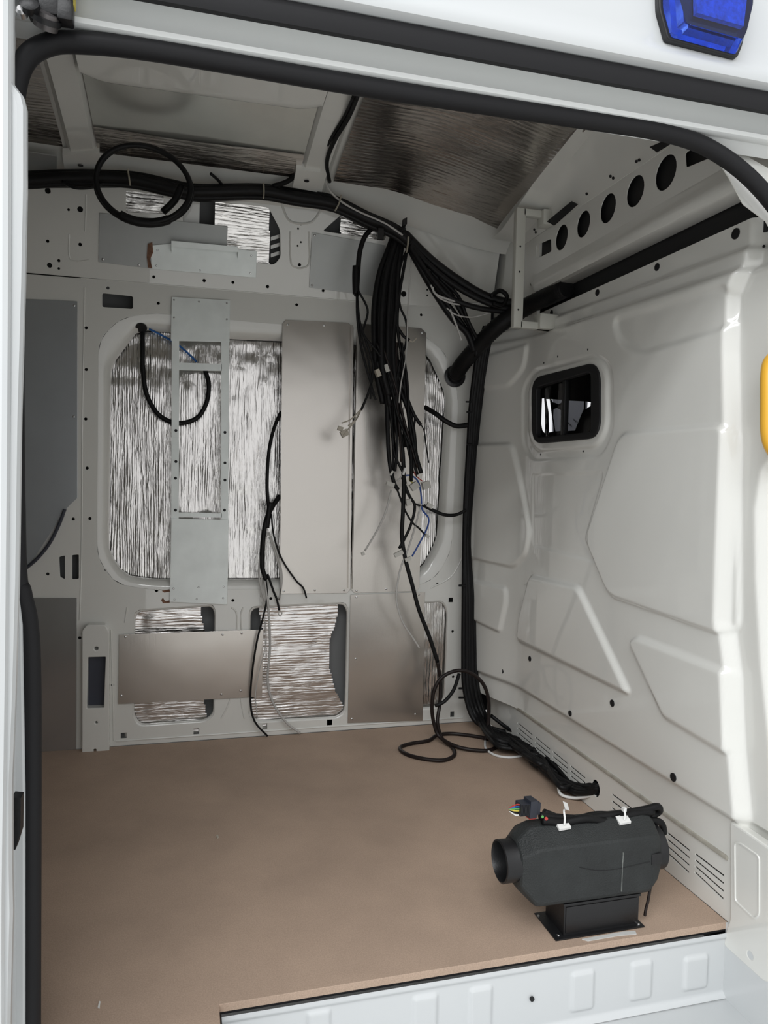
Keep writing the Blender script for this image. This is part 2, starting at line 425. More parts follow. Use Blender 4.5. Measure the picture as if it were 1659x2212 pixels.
# step: riser with pressed ribs, tread
yr = -0.036
SF = Frame((0, yr, 0), (1, 0, 0), (0, 0, 1))
nx, nz = 340, 40
xs = np.linspace(0.02, 1.47, nx); zs = np.linspace(-0.205, -0.026, nz); XX, ZZ = np.meshgrid(xs, zs, indexing='ij')
dep = np.zeros_like(XX)
for (a, b, c, d) in [(665, 2190, 712, 2300), (895, 2158, 942, 2290), (1018, 2140, 1060, 2270), (1238, 2106, 1282, 2183), (1367, 2084, 1407, 2160), (1482, 2073, 1528, 2140)]:
    p0 = SF.px(a, b); p1 = SF.px(c, d); x0, x1 = p0[0], p1[0]; z1 = p0[1]; z0 = max(p1[1], -0.17)
    q = rpoly([(x0, z0), (x1, z0), (x1, z1), (x0, z1)], 0.008)
    dep += 0.007 * smooth01(0.004, -0.004, sdf(XX, ZZ, q))
dep -= 0.006 * smooth01(-0.040, -0.046, ZZ) - 0.012 * smooth01(-0.19, -0.205, ZZ)
P = np.stack([XX, yr - dep, ZZ], -1).reshape(-1, 3)
struct(mk('step_riser', P, grid(nx, nz), 'paint_outer', None, 'all'))
st = MB(); st.box((0.02, -0.34, -0.23), (1.60, -0.034, -0.206), 0.006)
struct(st.build('step_tread', 'paint_outer'))
sd = MB(); sd.box((0.06, -0.34, -0.21), (0.078, -0.034, -0.026)); struct(sd.build('step_side', 'paint_outer'))
sk = MB(); sk.box((-2.4, -0.36, -0.42), (1.7, -0.335, -0.21), 0.004); struct(sk.build('sill_skirt', 'paint_outer'))
# holes seen on the riser
for hp in [(1150, 2159)]:
    c = SF.px(*hp); MB().lathe((c[0], yr + 0.004, c[1]), (0, -1, 0), [(0, 0.006), (0.0045, 0.006)], 12).build('drain_hole', 'black', bpy.data.objects['step_riser'])

# ---- far side wall, lower sheet
big_o = rpoly(WALL.loop([(213, 735), (258, 688), (330, 676), (610, 702), (905, 716), (962, 760), (990, 850), (975, 1190), (940, 1250), (890, 1270), (330, 1274), (250, 1262), (210, 1205)]), 0.05)
IN1 = WALL.off(-0.045)
big_i = rpoly(IN1.loop([(241, 790), (300, 712), (360, 718), (500, 733), (610, 737), (905, 752), (927, 772), (962, 852), (943, 1165), (908, 1232), (610, 1250), (330, 1250), (270, 1242), (236, 1190)]), 0.03)
opB = rpoly(WALL.loop([(289, 1318), (460, 1306), (466, 1320), (463, 1545), (445, 1560), (300, 1570), (286, 1550)]), 0.035)
opC = rpoly(WALL.loop([(538, 1310), (745, 1301), (753, 1315), (748, 1540), (730, 1553), (550, 1562), (536, 1545)]), 0.035)
opD = rpoly(WALL.loop([(890, 1302), (958, 1297), (968, 1320), (961, 1515), (940, 1532), (880, 1536)]), 0.035)
holes = [big_o, opB, opC, opD, rpoly(WALL.loop([(221, 633), (287, 640), (287, 667), (221, 663)]), 0.008)]
for (x, y) in [(186, 708), (186, 798), (185, 905), (188, 1011), (194, 1120), (228, 1231), (338, 1276), (503, 1297), (585, 1293), (978, 1364), (979, 1462), (945, 1262),
               (233, 622), (342, 655), (641, 658), (910, 680), (172, 1378), (243, 1480), (103, 1240), (158, 1121)]:
    holes.append(circle2(WALL.px(x, y), 0.0065, 10))
for (x, y, a, b) in [(267, 1589, .012, .012), (424, 1580, .012, .013), (572, 1569, .011, .013), (712, 1560, .011, .013), (977, 1543, .010, .013), (974, 1296, .011, .011)]:
    holes.append(rect2(WALL.px(x, y), a, b))
holes.append(rpoly(WALL.loop([(128, 1203), (140, 1200), (140, 1251), (130, 1246)]), 0.004))
holes.append(rpoly(WALL.loop([(156, 1199), (170, 1198), (170, 1250), (156, 1251)]), 0.004))
outer = [(-2.3, 0.0), (1.40, 0.0)] + [(1.40, 2.0)] + [WALL.px(1000, 667), WALL.px(770, 650), WALL.px(300, 610), WALL.px(250, 603), WALL.px(175, 601)] + [(-2.3, 1.97)]
wall = struct(sheet('wall_back', WALL, outer, holes, 0.004, 'paint', None, 0.0012))
flange('window_flange', WALL, big_o, IN1, big_i, 'paint', wall)
for o_, nm in ((opB, 'B'), (opC, 'C'), (opD, 'D')):
    c = np.mean(np.array(o_), axis=0); inn = [tuple(c + (np.array(p) - c) * np.array([0.965, 0.965])) for p in o_]
    flange('opening_flange', WALL, o_, WALL.off(-0.014), inn, 'paint', wall, 4)
# raised seam bead along the joints, pressed beads between the lower openings
def bead(pts, r=0.004, parent=None, fr=WALL, material='paint', flat=1.0, lift=0.0):
    return MB().tube([fr.pt(*fr.px(*p), lift) for p in pts], r, 8, 5).build('pressed_bead', material, parent or wall)
bead([(500, 1312), (512, 1330), (508, 1400), (500, 1500), (478, 1552)], 0.004)
bead([(525, 1312), (520, 1335), (524, 1400), (520, 1500), (528, 1552)], 0.004)
bead([(250, 1601), (600, 1577), (1000, 1550)], 0.004)
bead([(240, 1360), (244, 1500), (246, 1600)], 0.004)
bead([(183, 620), (178, 900), (176, 1200), (172, 1340)], 0.003)
bead([(930, 1270), (975, 1245), (1000, 1200)], 0.004)
bead([(275, 1312), (272, 1330), (270, 1345)], 0.004)
# proud pillar box at the lower left with its slot
PIL = WALL.off(0.045)
po = PIL.loop([(177, 1362), (188, 1350), (228, 1350), (236, 1364), (236, 1628), (177, 1633)])
slot = rpoly(PIL.loop([(190, 1420), (228, 1419), (224, 1529), (188, 1530)]), 0.004)
pl = struct(sheet('pillar_box', PIL, rpoly(po, 0.01), [slot] + [circle2(PIL.px(x, y), r, 10) for x, y, r in [(208, 1401, .008), (208, 1561, .005), (205, 1621, .006)]], 0.045, 'paint', None, 0.004))
mk('slot_back', [WALL.pt(*WALL.px(x, y), 0.004) for x, y in [(182, 1410), (236, 1410), (236, 1540), (182, 1540)]], [(0, 1, 2, 3)], 'trim_blue', pl)
# ---- far side wall, upper sheet (leans inwards)
bh = []
E1 = rpoly(BAND.loop([(272, 400), (352, 403), (356, 462), (272, 458)]), 0.008)
E2 = rpoly(BAND.loop([(395, 418), (578, 432), (605, 498), (606, 556), (592, 572), (395, 545)]), 0.015)
E3 = rpoly(BAND.loop([(738, 452), (850, 470), (830, 520), (698, 499)]), 0.008)
E1, E2, E3 = [[(a, min(b, 0.35 + 0.004 * math.sin(a * 50))) for a, b in e] for e in (E1, E2, E3)]
bh += [E1, E2, E3]
for (x, y, r) in [(103, 412, .011), (173, 452, .011), (148, 453, .005), (103, 521, .006), (173, 528, .007), (107, 573, .010), (127, 563, .006), (127, 580, .005), (332, 598, .006), (441, 606, .007), (503, 610, .006), (578, 619, .007),
                  (872, 635, .013), (698, 628, .006), (647, 572, .007), (650, 485, .004), (644, 494, .004), (650, 523, .004), (643, 531, .004), (923, 626, .004), (923, 638, .004)]:
    bh.append(circle2(BAND.px(x, y), r, 12))
band = struct(sheet('wall_back_upper', BAND, [(-2.3, 0.0), (1.40, 0.0), (1.40, 0.38), (-2.3, 0.38)], bh, 0.004, 'paint', None, 0.001))
bead([(175, 601), (330, 613), (770, 651), (1000, 668)], 0.0025, band, BAND)
bead([(627, 500), (628, 565), (640, 578), (655, 578), (668, 565), (667, 500)], 0.004, band, BAND)
bead([(605, 430), (620, 470), (640, 482), (675, 478), (700, 440)], 0.005, band, BAND)
bead([(150, 505), (152, 560), (192, 562)], 0.003, band, BAND)
bead([(186, 420), (184, 500)], 0.003, band, BAND)
# outer skin behind the openings
struct(mk('wall_skin', [(-2.35, 1.76, -0.05), (1.45, 1.76, -0.05), (1.45, 1.76, 1.95), (-2.35, 1.76, 1.95), (1.45, 1.66, 2.42), (-2.35, 1.66, 2.42)], [(0, 1, 2, 3), (3, 2, 4, 5)], 'skin'))

# ---- ceiling: roof skin with rounded cant rail, drops a little towards the front
prof = [(1.541, 2.33), (1.50, 2.365), (1.42, 2.40), (1.30, 2.43), (1.1, 2.46), (0.8, 2.495), (0.4, 2.515), (0.05, 2.51), (-0.12, 2.44), (-0.17, 2.25), (-0.16, 2.0)]
pp = np.array(catmull([(0, *q) for q in prof], 4))[:, 1:]
def zroof(y): o_ = np.argsort(pp[:, 0]); return np.interp(y, pp[o_, 0][8:], pp[o_, 1][8:])
def drop(x, y): return 0.10 * smooth01(0.75, 1.42, x)
xs = np.linspace(-2.3, 1.45, 60); V3 = []
for x in xs:
    for (y, z) in pp: V3.append((x, y, z - drop(x, y) * (1 if z > 2.3 else 0)))
ceil = struct(mk('ceiling', V3, grid(len(xs), len(pp)), 'paint', None, 'all'))
# roof bows
def bow(x0, x1, h, name):
    mb = MB(); ys = np.linspace(-0.05, 1.50, 30); v = []; f = []
    for y in ys:
        z = zroof(y) - drop((x0 + x1) / 2, y)
        w = (x1 - x0); fl_ = 0.25 * w
        v += [(x0 - fl_, y, z - 0.004), (x0, y, z - h), (x1, y, z - h), (x1 + fl_, y, z - 0.004)]
    for i in range(len(ys) - 1):
        for k in range(3): f.append((i * 4 + k, i * 4 + k + 1, (i + 1) * 4 + k + 1, (i + 1) * 4 + k))
    o = mk(name, v, f, 'paint', None, True); return struct(o)
b1 = bow(0.44, 0.53, 0.035, 'roof_bow'); b2 = bow(-0.43, -0.35, 0.035, 'roof_bow')
# rear closure, near side wall, rest of the body shell
struct(MB().box((-2.36, -0.2, -0.05), (-2.3, 1.76, 2.5)).build('wall_rear', 'paint'))
struct(MB().box((-2.3, -0.24, -0.05), (-0.30, -0.19, 2.2)).build('wall_near', 'paint_outer'))

# ---- bulkhead: pressed panel as a relief
def xbase(y): return XB - 0.085 * smooth01(1.22, 1.64, y)
def onB(px, py):
    x = XB
    for _ in range(6):
        p = onX(px, py, x); x = float(xbase(p[1]))
    return p
def bl(pts): return [(float(p[1]), float(p[2])) for p in (onB(*q) for q in pts)]
dy = 0.0065
ys = np.arange(-0.24, 1.642, dy); zs = np.arange(0.172, 1.902, dy)
YY, ZZ = np.meshgrid(ys, zs, indexing='ij')
xx = xbase(YY)
def emboss(pts, h, r=0.03, w=0.009):
    """h>0: stands proud towards the load space"""
    global xx
    d = sdf(YY, ZZ, rpoly(bl(pts), r, 5)); xx = xx - h * smooth01(w, -w, d)
emboss([(1012, 962), (1108, 958), (1148, 1150), (1140, 1195), (1112, 1226), (1010, 1200), (1000, 1100)], 0.016, 0.035, 0.009)
emboss([(1012, 1250), (1095, 1270), (1096, 1300), (1080, 1366), (1020, 1335)], 0.014, 0.02, 0.008)
emboss([(1148, 1245), (1253, 1268), (1364, 1500), (1120, 1382), (1126, 1330)], 0.017, 0.03, 0.010)
emboss([(1362, 1388), (1378, 1376), (1574, 1452), (1574, 1630), (1437, 1548)], 0.014, 0.02, 0.010)
emboss([(1342, 938), (1574, 917), (1574, 1375), (1318, 1286), (1268, 1165)], 0.013, 0.05, 0.007)
emboss([(1322, 690), (1420, 662), (1574, 610), (1574, 705), (1382, 764), (1338, 740)], -0.010, 0.06, 0.012)
emboss([(1142, 742), (1134, 795), (1098, 834), (1000, 850), (1000, 800), (1062, 765)], 0.012, 0.03, 0.009)
emboss([(1150, 1025), (1303, 1021), (1262, 1165), (1290, 1215), (1150, 1178)], -0.005, 0.02, 0.006)
emboss([(1128, 838), (1150, 800), (1290, 765), (1322, 790), (1325, 930), (1300, 985), (1150, 995), (1128, 960)], -0.006, 0.05, 0.008)
emboss([(1142, 835), (1160, 805), (1288, 770), (1312, 800), (1312, 925), (1290, 965), (1160, 975), (1142, 945)], 0.010, 0.05, 0.008)
# shoulder steps at the top, lip at the bottom
zt1 = bl([(1075, 738), (1560, 590)]); zt2 = bl([(1130, 702), (1560, 545)])
def zline(l, y): (a, b), (c, d) = l; return b + (y - a) * (d - b) / (c - a)
xx = xx + 0.022 * smooth01(-0.012, 0.012, ZZ - zline(zt1, YY)) + 0.018 * smooth01(-0.010, 0.010, ZZ - zline(zt2, YY))
lip = bl([(1100, 1478), (1577, 1772)])
xx = xx + 0.022 * smooth01(0.010, -0.010, ZZ - zline(lip, YY))
# two steps back towards the door pillar
s1 = np.array(bl([(1600, 560), (1568, 640), (1566, 760), (1570, 950), (1560, 1200), (1556, 1340), (1570, 1450), (1578, 1620), (1590, 1760)]))
s2 = np.array(bl([(1700, 900), (1665, 955), (1625, 1015), (1612, 1100), (1614, 1250), (1626, 1450), (1642, 1600), (1656, 1790)]))
def ystep(s, z): o_ = np.argsort(s[:, 1]); return np.interp(z, s[o_, 1], s[o_, 0])
up = smooth01(0.20, 0.27, ZZ)
xx = xx + 0.040 * smooth01(0.016, -0.016, YY - ystep(s1, ZZ)) * up
xx = xx + 0.045 * smooth01(0.020, -0.020, YY - ystep(s2, ZZ)) * up
P = np.stack([xx, YY, ZZ], -1).reshape(-1, 3)
wpoly = rpoly(bl([(1158, 822), (1295, 788), (1297, 945), (1160, 952)]), 0.05)
inw = (sdf(YY, ZZ, wpoly) < -0.004).reshape(-1)
nv = len(zs)
F = [q[::-1] for q in grid(len(ys), nv) if not inw[list(q)].any()]
bulk = struct(mk('wall_front', P, F, 'paint', None, 'all'))
def xat(y, z):
    i = int(np.clip(round((y + 0.24) / dy), 0, len(ys) - 1)); j = int(np.clip(round((z - 0.172) / dy), 0, len(zs) - 1)); return float(xx[i, j])
# rubber plugs in the panel
for (x, y, r) in [(1192, 676, .011), (1291, 632, .012), (1420, 577, .012), (1590, 505, .015), (1086, 1450, .010), (1145, 1423, .011), (1232, 1541, .011), (1323, 1519, .012), (1455, 1679, .013), (1024, 1437, .008),
                  (1112, 702, .006)]:
    p = onB(x, y); X = xat(p[1], p[2]); p = onX(x, y, X)
    MB().lathe((p[0] + 0.002, p[1], p[2]), (-1, 0, 0), [(0, r), (0.005, r), (0.0055, r * 0.8), (0.005, r * 0.5)], 14).build('plug', 'rubber', bulk)
for (x, y) in [(1175, 784), (1205, 770), (1270, 755), (1168, 982), (1260, 975), (1599, 502), (1650, 532)]:
    p = onB(x, y); X = xat(p[1], p[2]); p = onX(x, y, X)
    MB().lathe((p[0] + 0.001, p[1], p[2]), (-1, 0, 0), [(0, .004), (0.002, .004)], 8).build('pinhole', 'black', bulk)
# bulkhead window: black bezel with rounded corners and two panes
wo = rpoly(bl([(1152, 817), (1300, 780), (1302, 946), (1153, 960)]), 0.085, 7)
BW = Frame((XB - 0.012, 0, 0), (0, -1, 0), (0, 0, 1))
wo2 = [(-a, b) for a, b in wo]
c = np.mean(np.array(wo2), axis=0)
wi2 = rpoly([(-a, b) for a, b in bl([(1163, 838), (1281, 804), (1282, 933), (1164, 945)])], 0.022, 5)
win = struct(sheet('window_1', BW, wo2, [wi2], 0.026, 'black', None, 0.006))
mid = -float(onB(1218, 870)[1])
MB().box((XB - 0.004, -mid - 0.012, min(q[1] for q in wi2) - .005), (XB + 0.016, -mid + 0.012, max(q[1] for q in wi2) + .005), 0.002).build('mullion', 'black_plastic', win)
mk('pane', [(XB + 0.01, -a, b) for a, b in wi2], [list(range(len(wi2)))], 'pane', win)

# lower plinth with louvres
PL = Frame((1.432, 0, 0), (0, -1, 0), (0, 0, 1))
ph_ = []
def louv(corners, n):
    """corners: top-left, top-right, bottom-right, bottom-left pixels of a louvre block"""
    q = [np.array(PL.px(*p)) for p in corners]
    for k in range(n):
        t = (k + 0.5) / n
        a = q[0] * (1 - t) + q[3] * t; b = q[1] * (1 - t) + q[2] * t
        h = 0.0028; ph_.append([(a[0], a[1] - h), (b[0], b[1] - h), (b[0], b[1] + h), (a[0], a[1] + h)])
louv([(1502, 1838), (1564, 1884), (1562, 1950), (1500, 1890)], 4)
louv([(1442, 1792), (1490, 1830), (1488, 1893), (1440, 1848)], 4)
louv([(1322, 1708), (1372, 1745), (1372, 1790), (1321, 1752)], 3)
for k in range(4):
    a = 1118 + k * 38; y_ = 1556 + k * 31
    louv([(a, y_), (a + 32, y_ + 27), (a + 32, y_ + 58), (a, y_ + 32)], 3)
hc = PL.px(1287, 1703); ph_.append(circle2(hc, 0.026, 16, 0.030))
plinth = struct(sheet('plinth_front', PL, [(-1.64, 0.0), (0.045, 0.0), (0.045, 0.175), (-1.64, 0.175)], ph_, 0.004, 'paint', None, 0.0005))
MB().box((1.455, -0.05, 0.0), (1.46, 1.64, 0.18)).build('louvre_shade_sheet', 'black', plinth)  # added black sheet, gives the louvre slots their darkness
# dusty ledge between plinth and panel
struct(MB().box((1.426, -0.02, 0.166), (1.45, 1.60, 0.178), 0.002).build('trim_2', 'dust'))
# foot of the door pillar
FT = Frame((1.424, 0, 0), (0, -1, 0), (0, 0, 1))
fo_ = FT.loop([(1576, 1772), (1670, 1838), (1690, 1850), (1690, 2120), (1665, 2125), (1650, 2122), (1562, 2042), (1566, 2012), (1576, 1985)])
ft = struct(sheet('pillar_foot', FT, rpoly(fo_, 0.012), [circle2(FT.px(1620, 2064), 0.008, 12)], 0.03, 'paint', None, 0.005))
fr_ = rpoly(FT.loop([(1587, 1820), (1600, 1822), (1640, 1850), (1640, 1975), (1630, 1985), (1588, 1945)]), 0.01)
MB().tube([FT.pt(a, b, 0.0) for a, b in fr_], 0.003, 6, 1, close=True).build('pressed_bead', 'paint', ft)
sw = MB().box((1.425, -0.34, -0.22), (1.46, -0.03, 0.0)); struct(sw.build('step_end', 'paint_outer'))

# ---- header beam above the bulkhead with its round holes
HB = Frame((1.415, 0, 0), (0, -1, 0), (0, 0, 1))
hz1 = HB.px(1157, 533); hh = []
ytop = 2.185
for (x, y, r) in [(1213, 513, 27), (1260, 484, 28), (1313, 450, 31), (1372, 413, 33), (1438, 373, 37)]:
    cpt = HB.px(x, y); rp = abs(HB.px(x, y - r)[1] - HB.px(x, y + r)[1]) / 2; hh.append(circle2(cpt, rp * 0.97, 24))
hh.append(rpoly(HB.loop([(1158, 530), (1190, 516), (1191, 543), (1159, 559)]), 0.01))
hh.append(rpoly(HB.loop([(1480, 330), (1560, 285), (1560, 330), (1482, 362)]), 0.01))
yl = HB.px(1156, 560)[0]
hd = struct(sheet('header_beam', HB, [(yl, 2.055), (yl, 2.215), (0.22, 2.225), (0.22, 2.055)], hh, 0.003, 'paint', None, 0.001))
# lower lip of the beam, rolled
lipv = []; pr = [(1.415, 2.056), (1.408, 2.035), (1.397, 2.010), (1.394, 1.993), (1.402, 1.974), (1.415, 1.968), (1.47, 1.968)]
for y in (-yl + 0.0, -yl - 0.04, -0.22):
    for (x, z) in pr: lipv.append((x, y, z + (0.03 if y == -yl else 0) * (1 if z < 2.0 else 0)))
mk('beam_lip', lipv, [(i * len(pr) + k, i * len(pr) + k + 1, (i + 1) * len(pr) + k + 1, (i + 1) * len(pr) + k) for i in range(2) for k in range(len(pr) - 1)], 'paint', hd, True)
MB().box((1.475, -0.22, 1.86), (1.48, 1.55, 2.30)).build('gap_shade_sheet', 'black', hd)  # added black sheet standing in for the dark gap below the beam
MB().box((1.43, -0.22, 2.0), (1.435, 1.25, 2.24)).build('hole_shade_sheet', 'black', hd)  # added black sheet close behind the round holes, so they read as dark
# sloping rail between the roof and the beam
f0 = np.array([onX(1110, 500, 1.345), onX(1180, 400, 1.345), onX(1280, 280, 1.345), onX(1345, 220, 1.345)])
rv = []; ry = np.linspace(1.40, -0.1, 24)
for y in ry:
    zr = float(zroof(y)) - 0.10
    zr = np.interp(y, f0[::-1, 1], f0[::-1, 2])
    rv += [(1.285, y, zr - 0.006), (1.345, y, zr - 0.010), (1.395, y, 2.27 + (zr - 2.3) * 0.55), (1.4135, y, 2.216), (1.44, y, 2.216)]
rail = struct(mk('header_rail', rv, [(i * 5 + k, i * 5 + k + 1, (i + 1) * 5 + k + 1, (i + 1) * 5 + k) for i in range(len(ry) - 1) for k in range(4)], 'paint', None, True))
struct(MB().box((1.418, 1.20, 1.86), (1.43, 1.66, 2.40)).build('corner_panel', 'paint'))
RF = Frame(onX(1210, 462, 1.375), (0, -1, 0), (0.035, 0, -0.06))
for pts in ([(1180, 479), (1232, 436), (1246, 443), (1196, 488)], [(1402, 318), (1430, 306), (1444, 314), (1418, 330)]):
    MB().prism([RF.px(*p) for p in pts], RF, 0.002, 0.007).build('rail_slot', 'black', rail)
for (x, y) in [(1155, 503), (1152, 497), (1265, 420), (1316, 382), (1322, 386), (1372, 350), (1378, 347)]:
    q = RF.px(x, y); MB().lathe(RF.pt(*q, 0.003), RF.n, [(0, .005), (.004, .005)], 8).build('pinhole', 'black', rail)

# ---- door opening: inner corner panel, gutter rail, outer side panel
CF = Frame((0, -0.135, 0), (1, 0, 0), (0, 0, 1))
struct(sheet('door_corner_panel', CF, CF.loop([(1540, 330), (1600, 330), (1760, 420), (1760, 640), (1700, 560), (1655, 478), (1606, 441), (1576, 385)]), [], 0.003, 'paint'))
def extr(name, prof, x0, x1, material, n=2, zx=lambda x: 0.0):
    v = []; xs_ = np.linspace(x0, x1, n); k = len(prof)
    for x in xs_:
        for (y, z) in prof: v.append((x, y, z + zx(x)))
    return mk(name, v, [(i * k + j, i * k + j + 1, (i + 1) * k + j + 1, (i + 1) * k + j) for i in range(n - 1) for j in range(k - 1)], material, None, True)
gut = [(-0.150, 1.965), (-0.165, 1.99), (-0.186, 1.990), (-0.192, 1.994), (-0.195, 2.002), (-0.197, 2.012), (-0.196, 2.055), (-0.20, 2.062), (-0.232, 2.046), (-0.236, 2.030), (-0.245, 2.024)]
gprof = [(-0.150, 1.97), (-0.170, 1.990), (-0.188, 1.986), (-0.196, 1.990), (-0.199, 1.998), (-0.190, 2.008), (-0.188, 2.04), (-0.20, 2.058), (-0.236, 2.045), (-0.242, 2.022)]
gutter = struct(extr('door_track', gprof, -0.62, 1.75, 'paint_gutter', 8))
gk = MB(); gp = [(-0.236, 2.022), (-0.252, 2.020), (-0.258, 2.036), (-0.256, 2.060), (-0.242, 2.066), (-0.232, 2.05)]
kk = len(gp); v = [(x, y, z) for x in (-0.8, 1.85) for (y, z) in gp]
f = [(j, (j + 1) % kk, kk + (j + 1) % kk, kk + j) for j in range(kk)] + [list(range(kk)), [kk + j for j in range(kk)][::-1]]
gk.add(v, f); tag(gk.build('door_gasket', 'rubber'), 'long straight black rubber gasket under the white outer side panel above the door', 'gasket')
oprof = [(-0.240, 2.064), (-0.262, 2.062), (-0.274, 2.068), (-0.278, 2.078), (-0.276, 2.096), (-0.268, 2.112), (-0.268, 2.135), (-0.262, 2.30), (-0.24, 2.46), (-0.15, 2.54), (0.3, 2.58), (1.2, 2.55), (1.62, 2.47), (1.68, 2.40)]
body = struct(extr('roof_outer', oprof, -2.45, 1.60, 'paint_outer', 8))

# ---- cab beyond the bulkhead window: far door with its window openings
YC = 1.80
CFm = Frame((0, YC, 0), (1, 0, 0), (0, 0, 1))
def ch(pts): return CFm.loop(pts)
cab_h = [ch([(1171, 861), (1176, 860), (1178, 880), (1178, 925), (1177, 936), (1172, 930), (1169, 915), (1170, 885)]),
         ch([(1180, 862), (1188, 862), (1193, 900), (1197, 932), (1186, 934), (1185, 890)]),
         ch([(1191, 862), (1214, 864), (1213, 870), (1206, 873), (1199, 870), (1194, 869)]),
         ch([(1196, 884), (1203, 881), (1212, 886), (1211, 931), (1200, 932), (1195, 900)]),
         ch([(1224, 865), (1262, 867), (1261, 884), (1255, 897), (1242, 930), (1222, 931)]),
         ch([(1265, 867), (1277, 869), (1276, 877), (1265, 884)])]
cabw = struct(sheet('cab_wall', CFm, [(1.42, 0.0), (3.2, 0.0), (3.2, 2.2), (1.42, 2.2)], cab_h, 0.004, 'cab_dark'))
struct(MB().box((1.5, -0.3, 2.2), (3.2, 1.82, 2.22)).build('cab_roof', 'cab_dark'))
struct(MB().box((3.19, -0.3, -0.1), (3.2, 1.82, 2.2)).build('cab_front', 'cab_dark'))
struct(MB().box((1.49, -0.26, -0.1), (3.2, -0.24, 2.2)).build('cab_near', 'cab_dark'))
struct(MB().box((1.46, -0.3, -0.12), (3.2, 1.82, -0.1)).build('cab_floor', 'cab_dark'))
# grey notice board standing outside, seen through the cab
NB = Frame((0, YC + 0.30, 0), (1, 0, 0), (0, 0, 1))
nb = thing('notice_board', 'grey notice board with dark script seen through the small cab window', 'board', (2.25, YC + 0.31, 0.9))
bo = NB.loop([(1194, 855), (1270, 855), (1264, 960), (1194, 960)])
MB().prism(bo, NB, -0.012, 0).build('board_panel', 'board_grey', nb)
for (cx_, cy_) in [(1225, 908), (1231, 914), (1240, 904), (1246, 908)]:
    for k in range(4):
        x0 = cx_ + k * 1.6 - 2; y0 = cy_ + k * 1.4
        q = NB.loop([(x0, y0), (x0 + 0.7, y0), (x0 + 0.7, y0 + (4 if k % 2 else 2.5)), (x0, y0 + (4 if k % 2 else 2.5))])
        MB().prism(q, NB, 0.0004, 0.001).build('script_stroke', 'black', nb)
for x0 in (bo[0][0] + 0.02, bo[1][0] - 0.02):
    MB().box((x0 - 0.015, YC + 0.30, -0.62), (x0 + 0.015, YC + 0.312, 1.2)).build('post', 'cab_dark', nb)
nb.location[2] = -0.62; WORIG[nb.name]
for c_ in nb.children: c_.location[2] += 1.52

# ================================================================== DOOR EDGE, SEAL, ROLLER, LAMP, HANDLE
DF = Frame((0, -0.335, 0), (1, 0, 0), (0, 0, 1))
dpts = [(36, -120), (36, 195), (44, 207), (58, 225), (64, 250), (64, 420), (60, 620), (52, 900), (47, 1250), (40, 1500), (33, 1680), (33, 1850), (35, 1950), (31, 2100), (27, 2400), (-1150, 2400), (-1150, -120)]
door = thing('sliding_door', 'white painted edge of the open sliding door along the left side', 'door', (DF.px(20, 2200)[0], -0.335, -0.25))
sheet('door_skin', DF, DF.loop(dpts), [], 0.035, 'paint_outer', door, 0.012, False)
DE = DF.off(0.0)
MB().tube([DF.pt(*DF.px(x, y), 0.040) for x, y in [(22, -60), (22, 400), (20, 900), (14, 1500), (8, 1900), (8, 2300)]], 0.010, 8, 4).build('edge_fold', 'paint_outer', door)
# black buffer on the pillar behind the door edge
bf = [DF.off(-0.03).px(x, y) for x, y in [(26, 1722), (45, 1724), (44, 1800), (33, 1836), (26, 1836)]]
tag(MB().prism(bf, DF.off(-0.03), -0.025, 0.0).build('door_buffer', 'black_plastic'), 'small black rubber buffer peeking out beside the sliding door edge', 'buffer')
# pale body flange beside the seal on the left
pf = WALL.__class__((0, -0.20, 0), (1, 0, 0), (0, 0, 1))
struct(sheet('pillar_near', pf, pf.loop([(-150, 60), (30, 60), (34, 900), (36, 1250), (48, 1350), (54, 1700), (54, 2300), (-150, 2300)]), [], 0.02, 'paint_outer', None, 0.004))

# weather seal round the opening
sp = [(66, 2320), (67, 1700), (66, 1450), (60, 1345), (46, 1280), (34, 1200), (28, 700), (28, 300), (34, 190), (56, 128), (100, 98), (170, 92), (350, 112), (800, 189), (1266, 259), (1440, 288), (1545, 328), (1640, 405), (1720, 520), (1770, 680), (1790, 1000), (1800, 2100)]
sl = MB().tube([onY(x, y, -0.176) for x, y in sp], 0.0205, 12, 7, flat=0.9)
seal = thing('door_seal', 'thick black rubber weather seal curving round the door opening', 'seal', onY(66, 2320, -0.176))
sl.build('seal_bulb', 'rubber', seal, 'all')

# roller arm in the upper track
rp = onY(95, 25, -0.20)
rl = thing('roller_arm', 'dark steel roller arm of the sliding door at the upper left corner', 'roller', rp)
MB().lathe(onY(100, 47, -0.215), (0.25, -0.6, 0.7), [(-0.012, 0.012), (-0.010, 0.020), (0.0, 0.021), (0.004, 0.017), (0.008, 0.021), (0.016, 0.020), (0.018, 0.012)], 20).build('roller_wheel', 'steel_dark', rl)
MB().lathe(onY(98, 40, -0.222), (0.25, -0.6, 0.7), [(-0.004, 0.026), (0.004, 0.026)], 20).build('wheel_rim', 'black_plastic', rl)
MB().box(onY(55, 20, -0.235), onY(135, -12, -0.195), 0.004).build('arm_plate', 'black_plastic', rl)
MB().box(onY(122, 38, -0.235), onY(162, 12, -0.205), 0.004).build('arm_bracket', 'black_plastic', rl)
MB().lathe(onY(66, 18, -0.235), (0, -1, 0.3), [(0, 0.016), (0.012, 0.016), (0.016, 0.009)], 14).build('bolt', 'black_plastic', rl)
MB().lathe(onY(48, 32, -0.225), (0, -1, 0.3), [(0, 0.010), (0.010, 0.010), (0.014, 0.006)], 14).build('nut', 'steel', rl)
MB().box(onY(140, 8, -0.225), onY(165, -20, -0.205), 0.002).build('tag_plate', 'cable_yellow', rl)

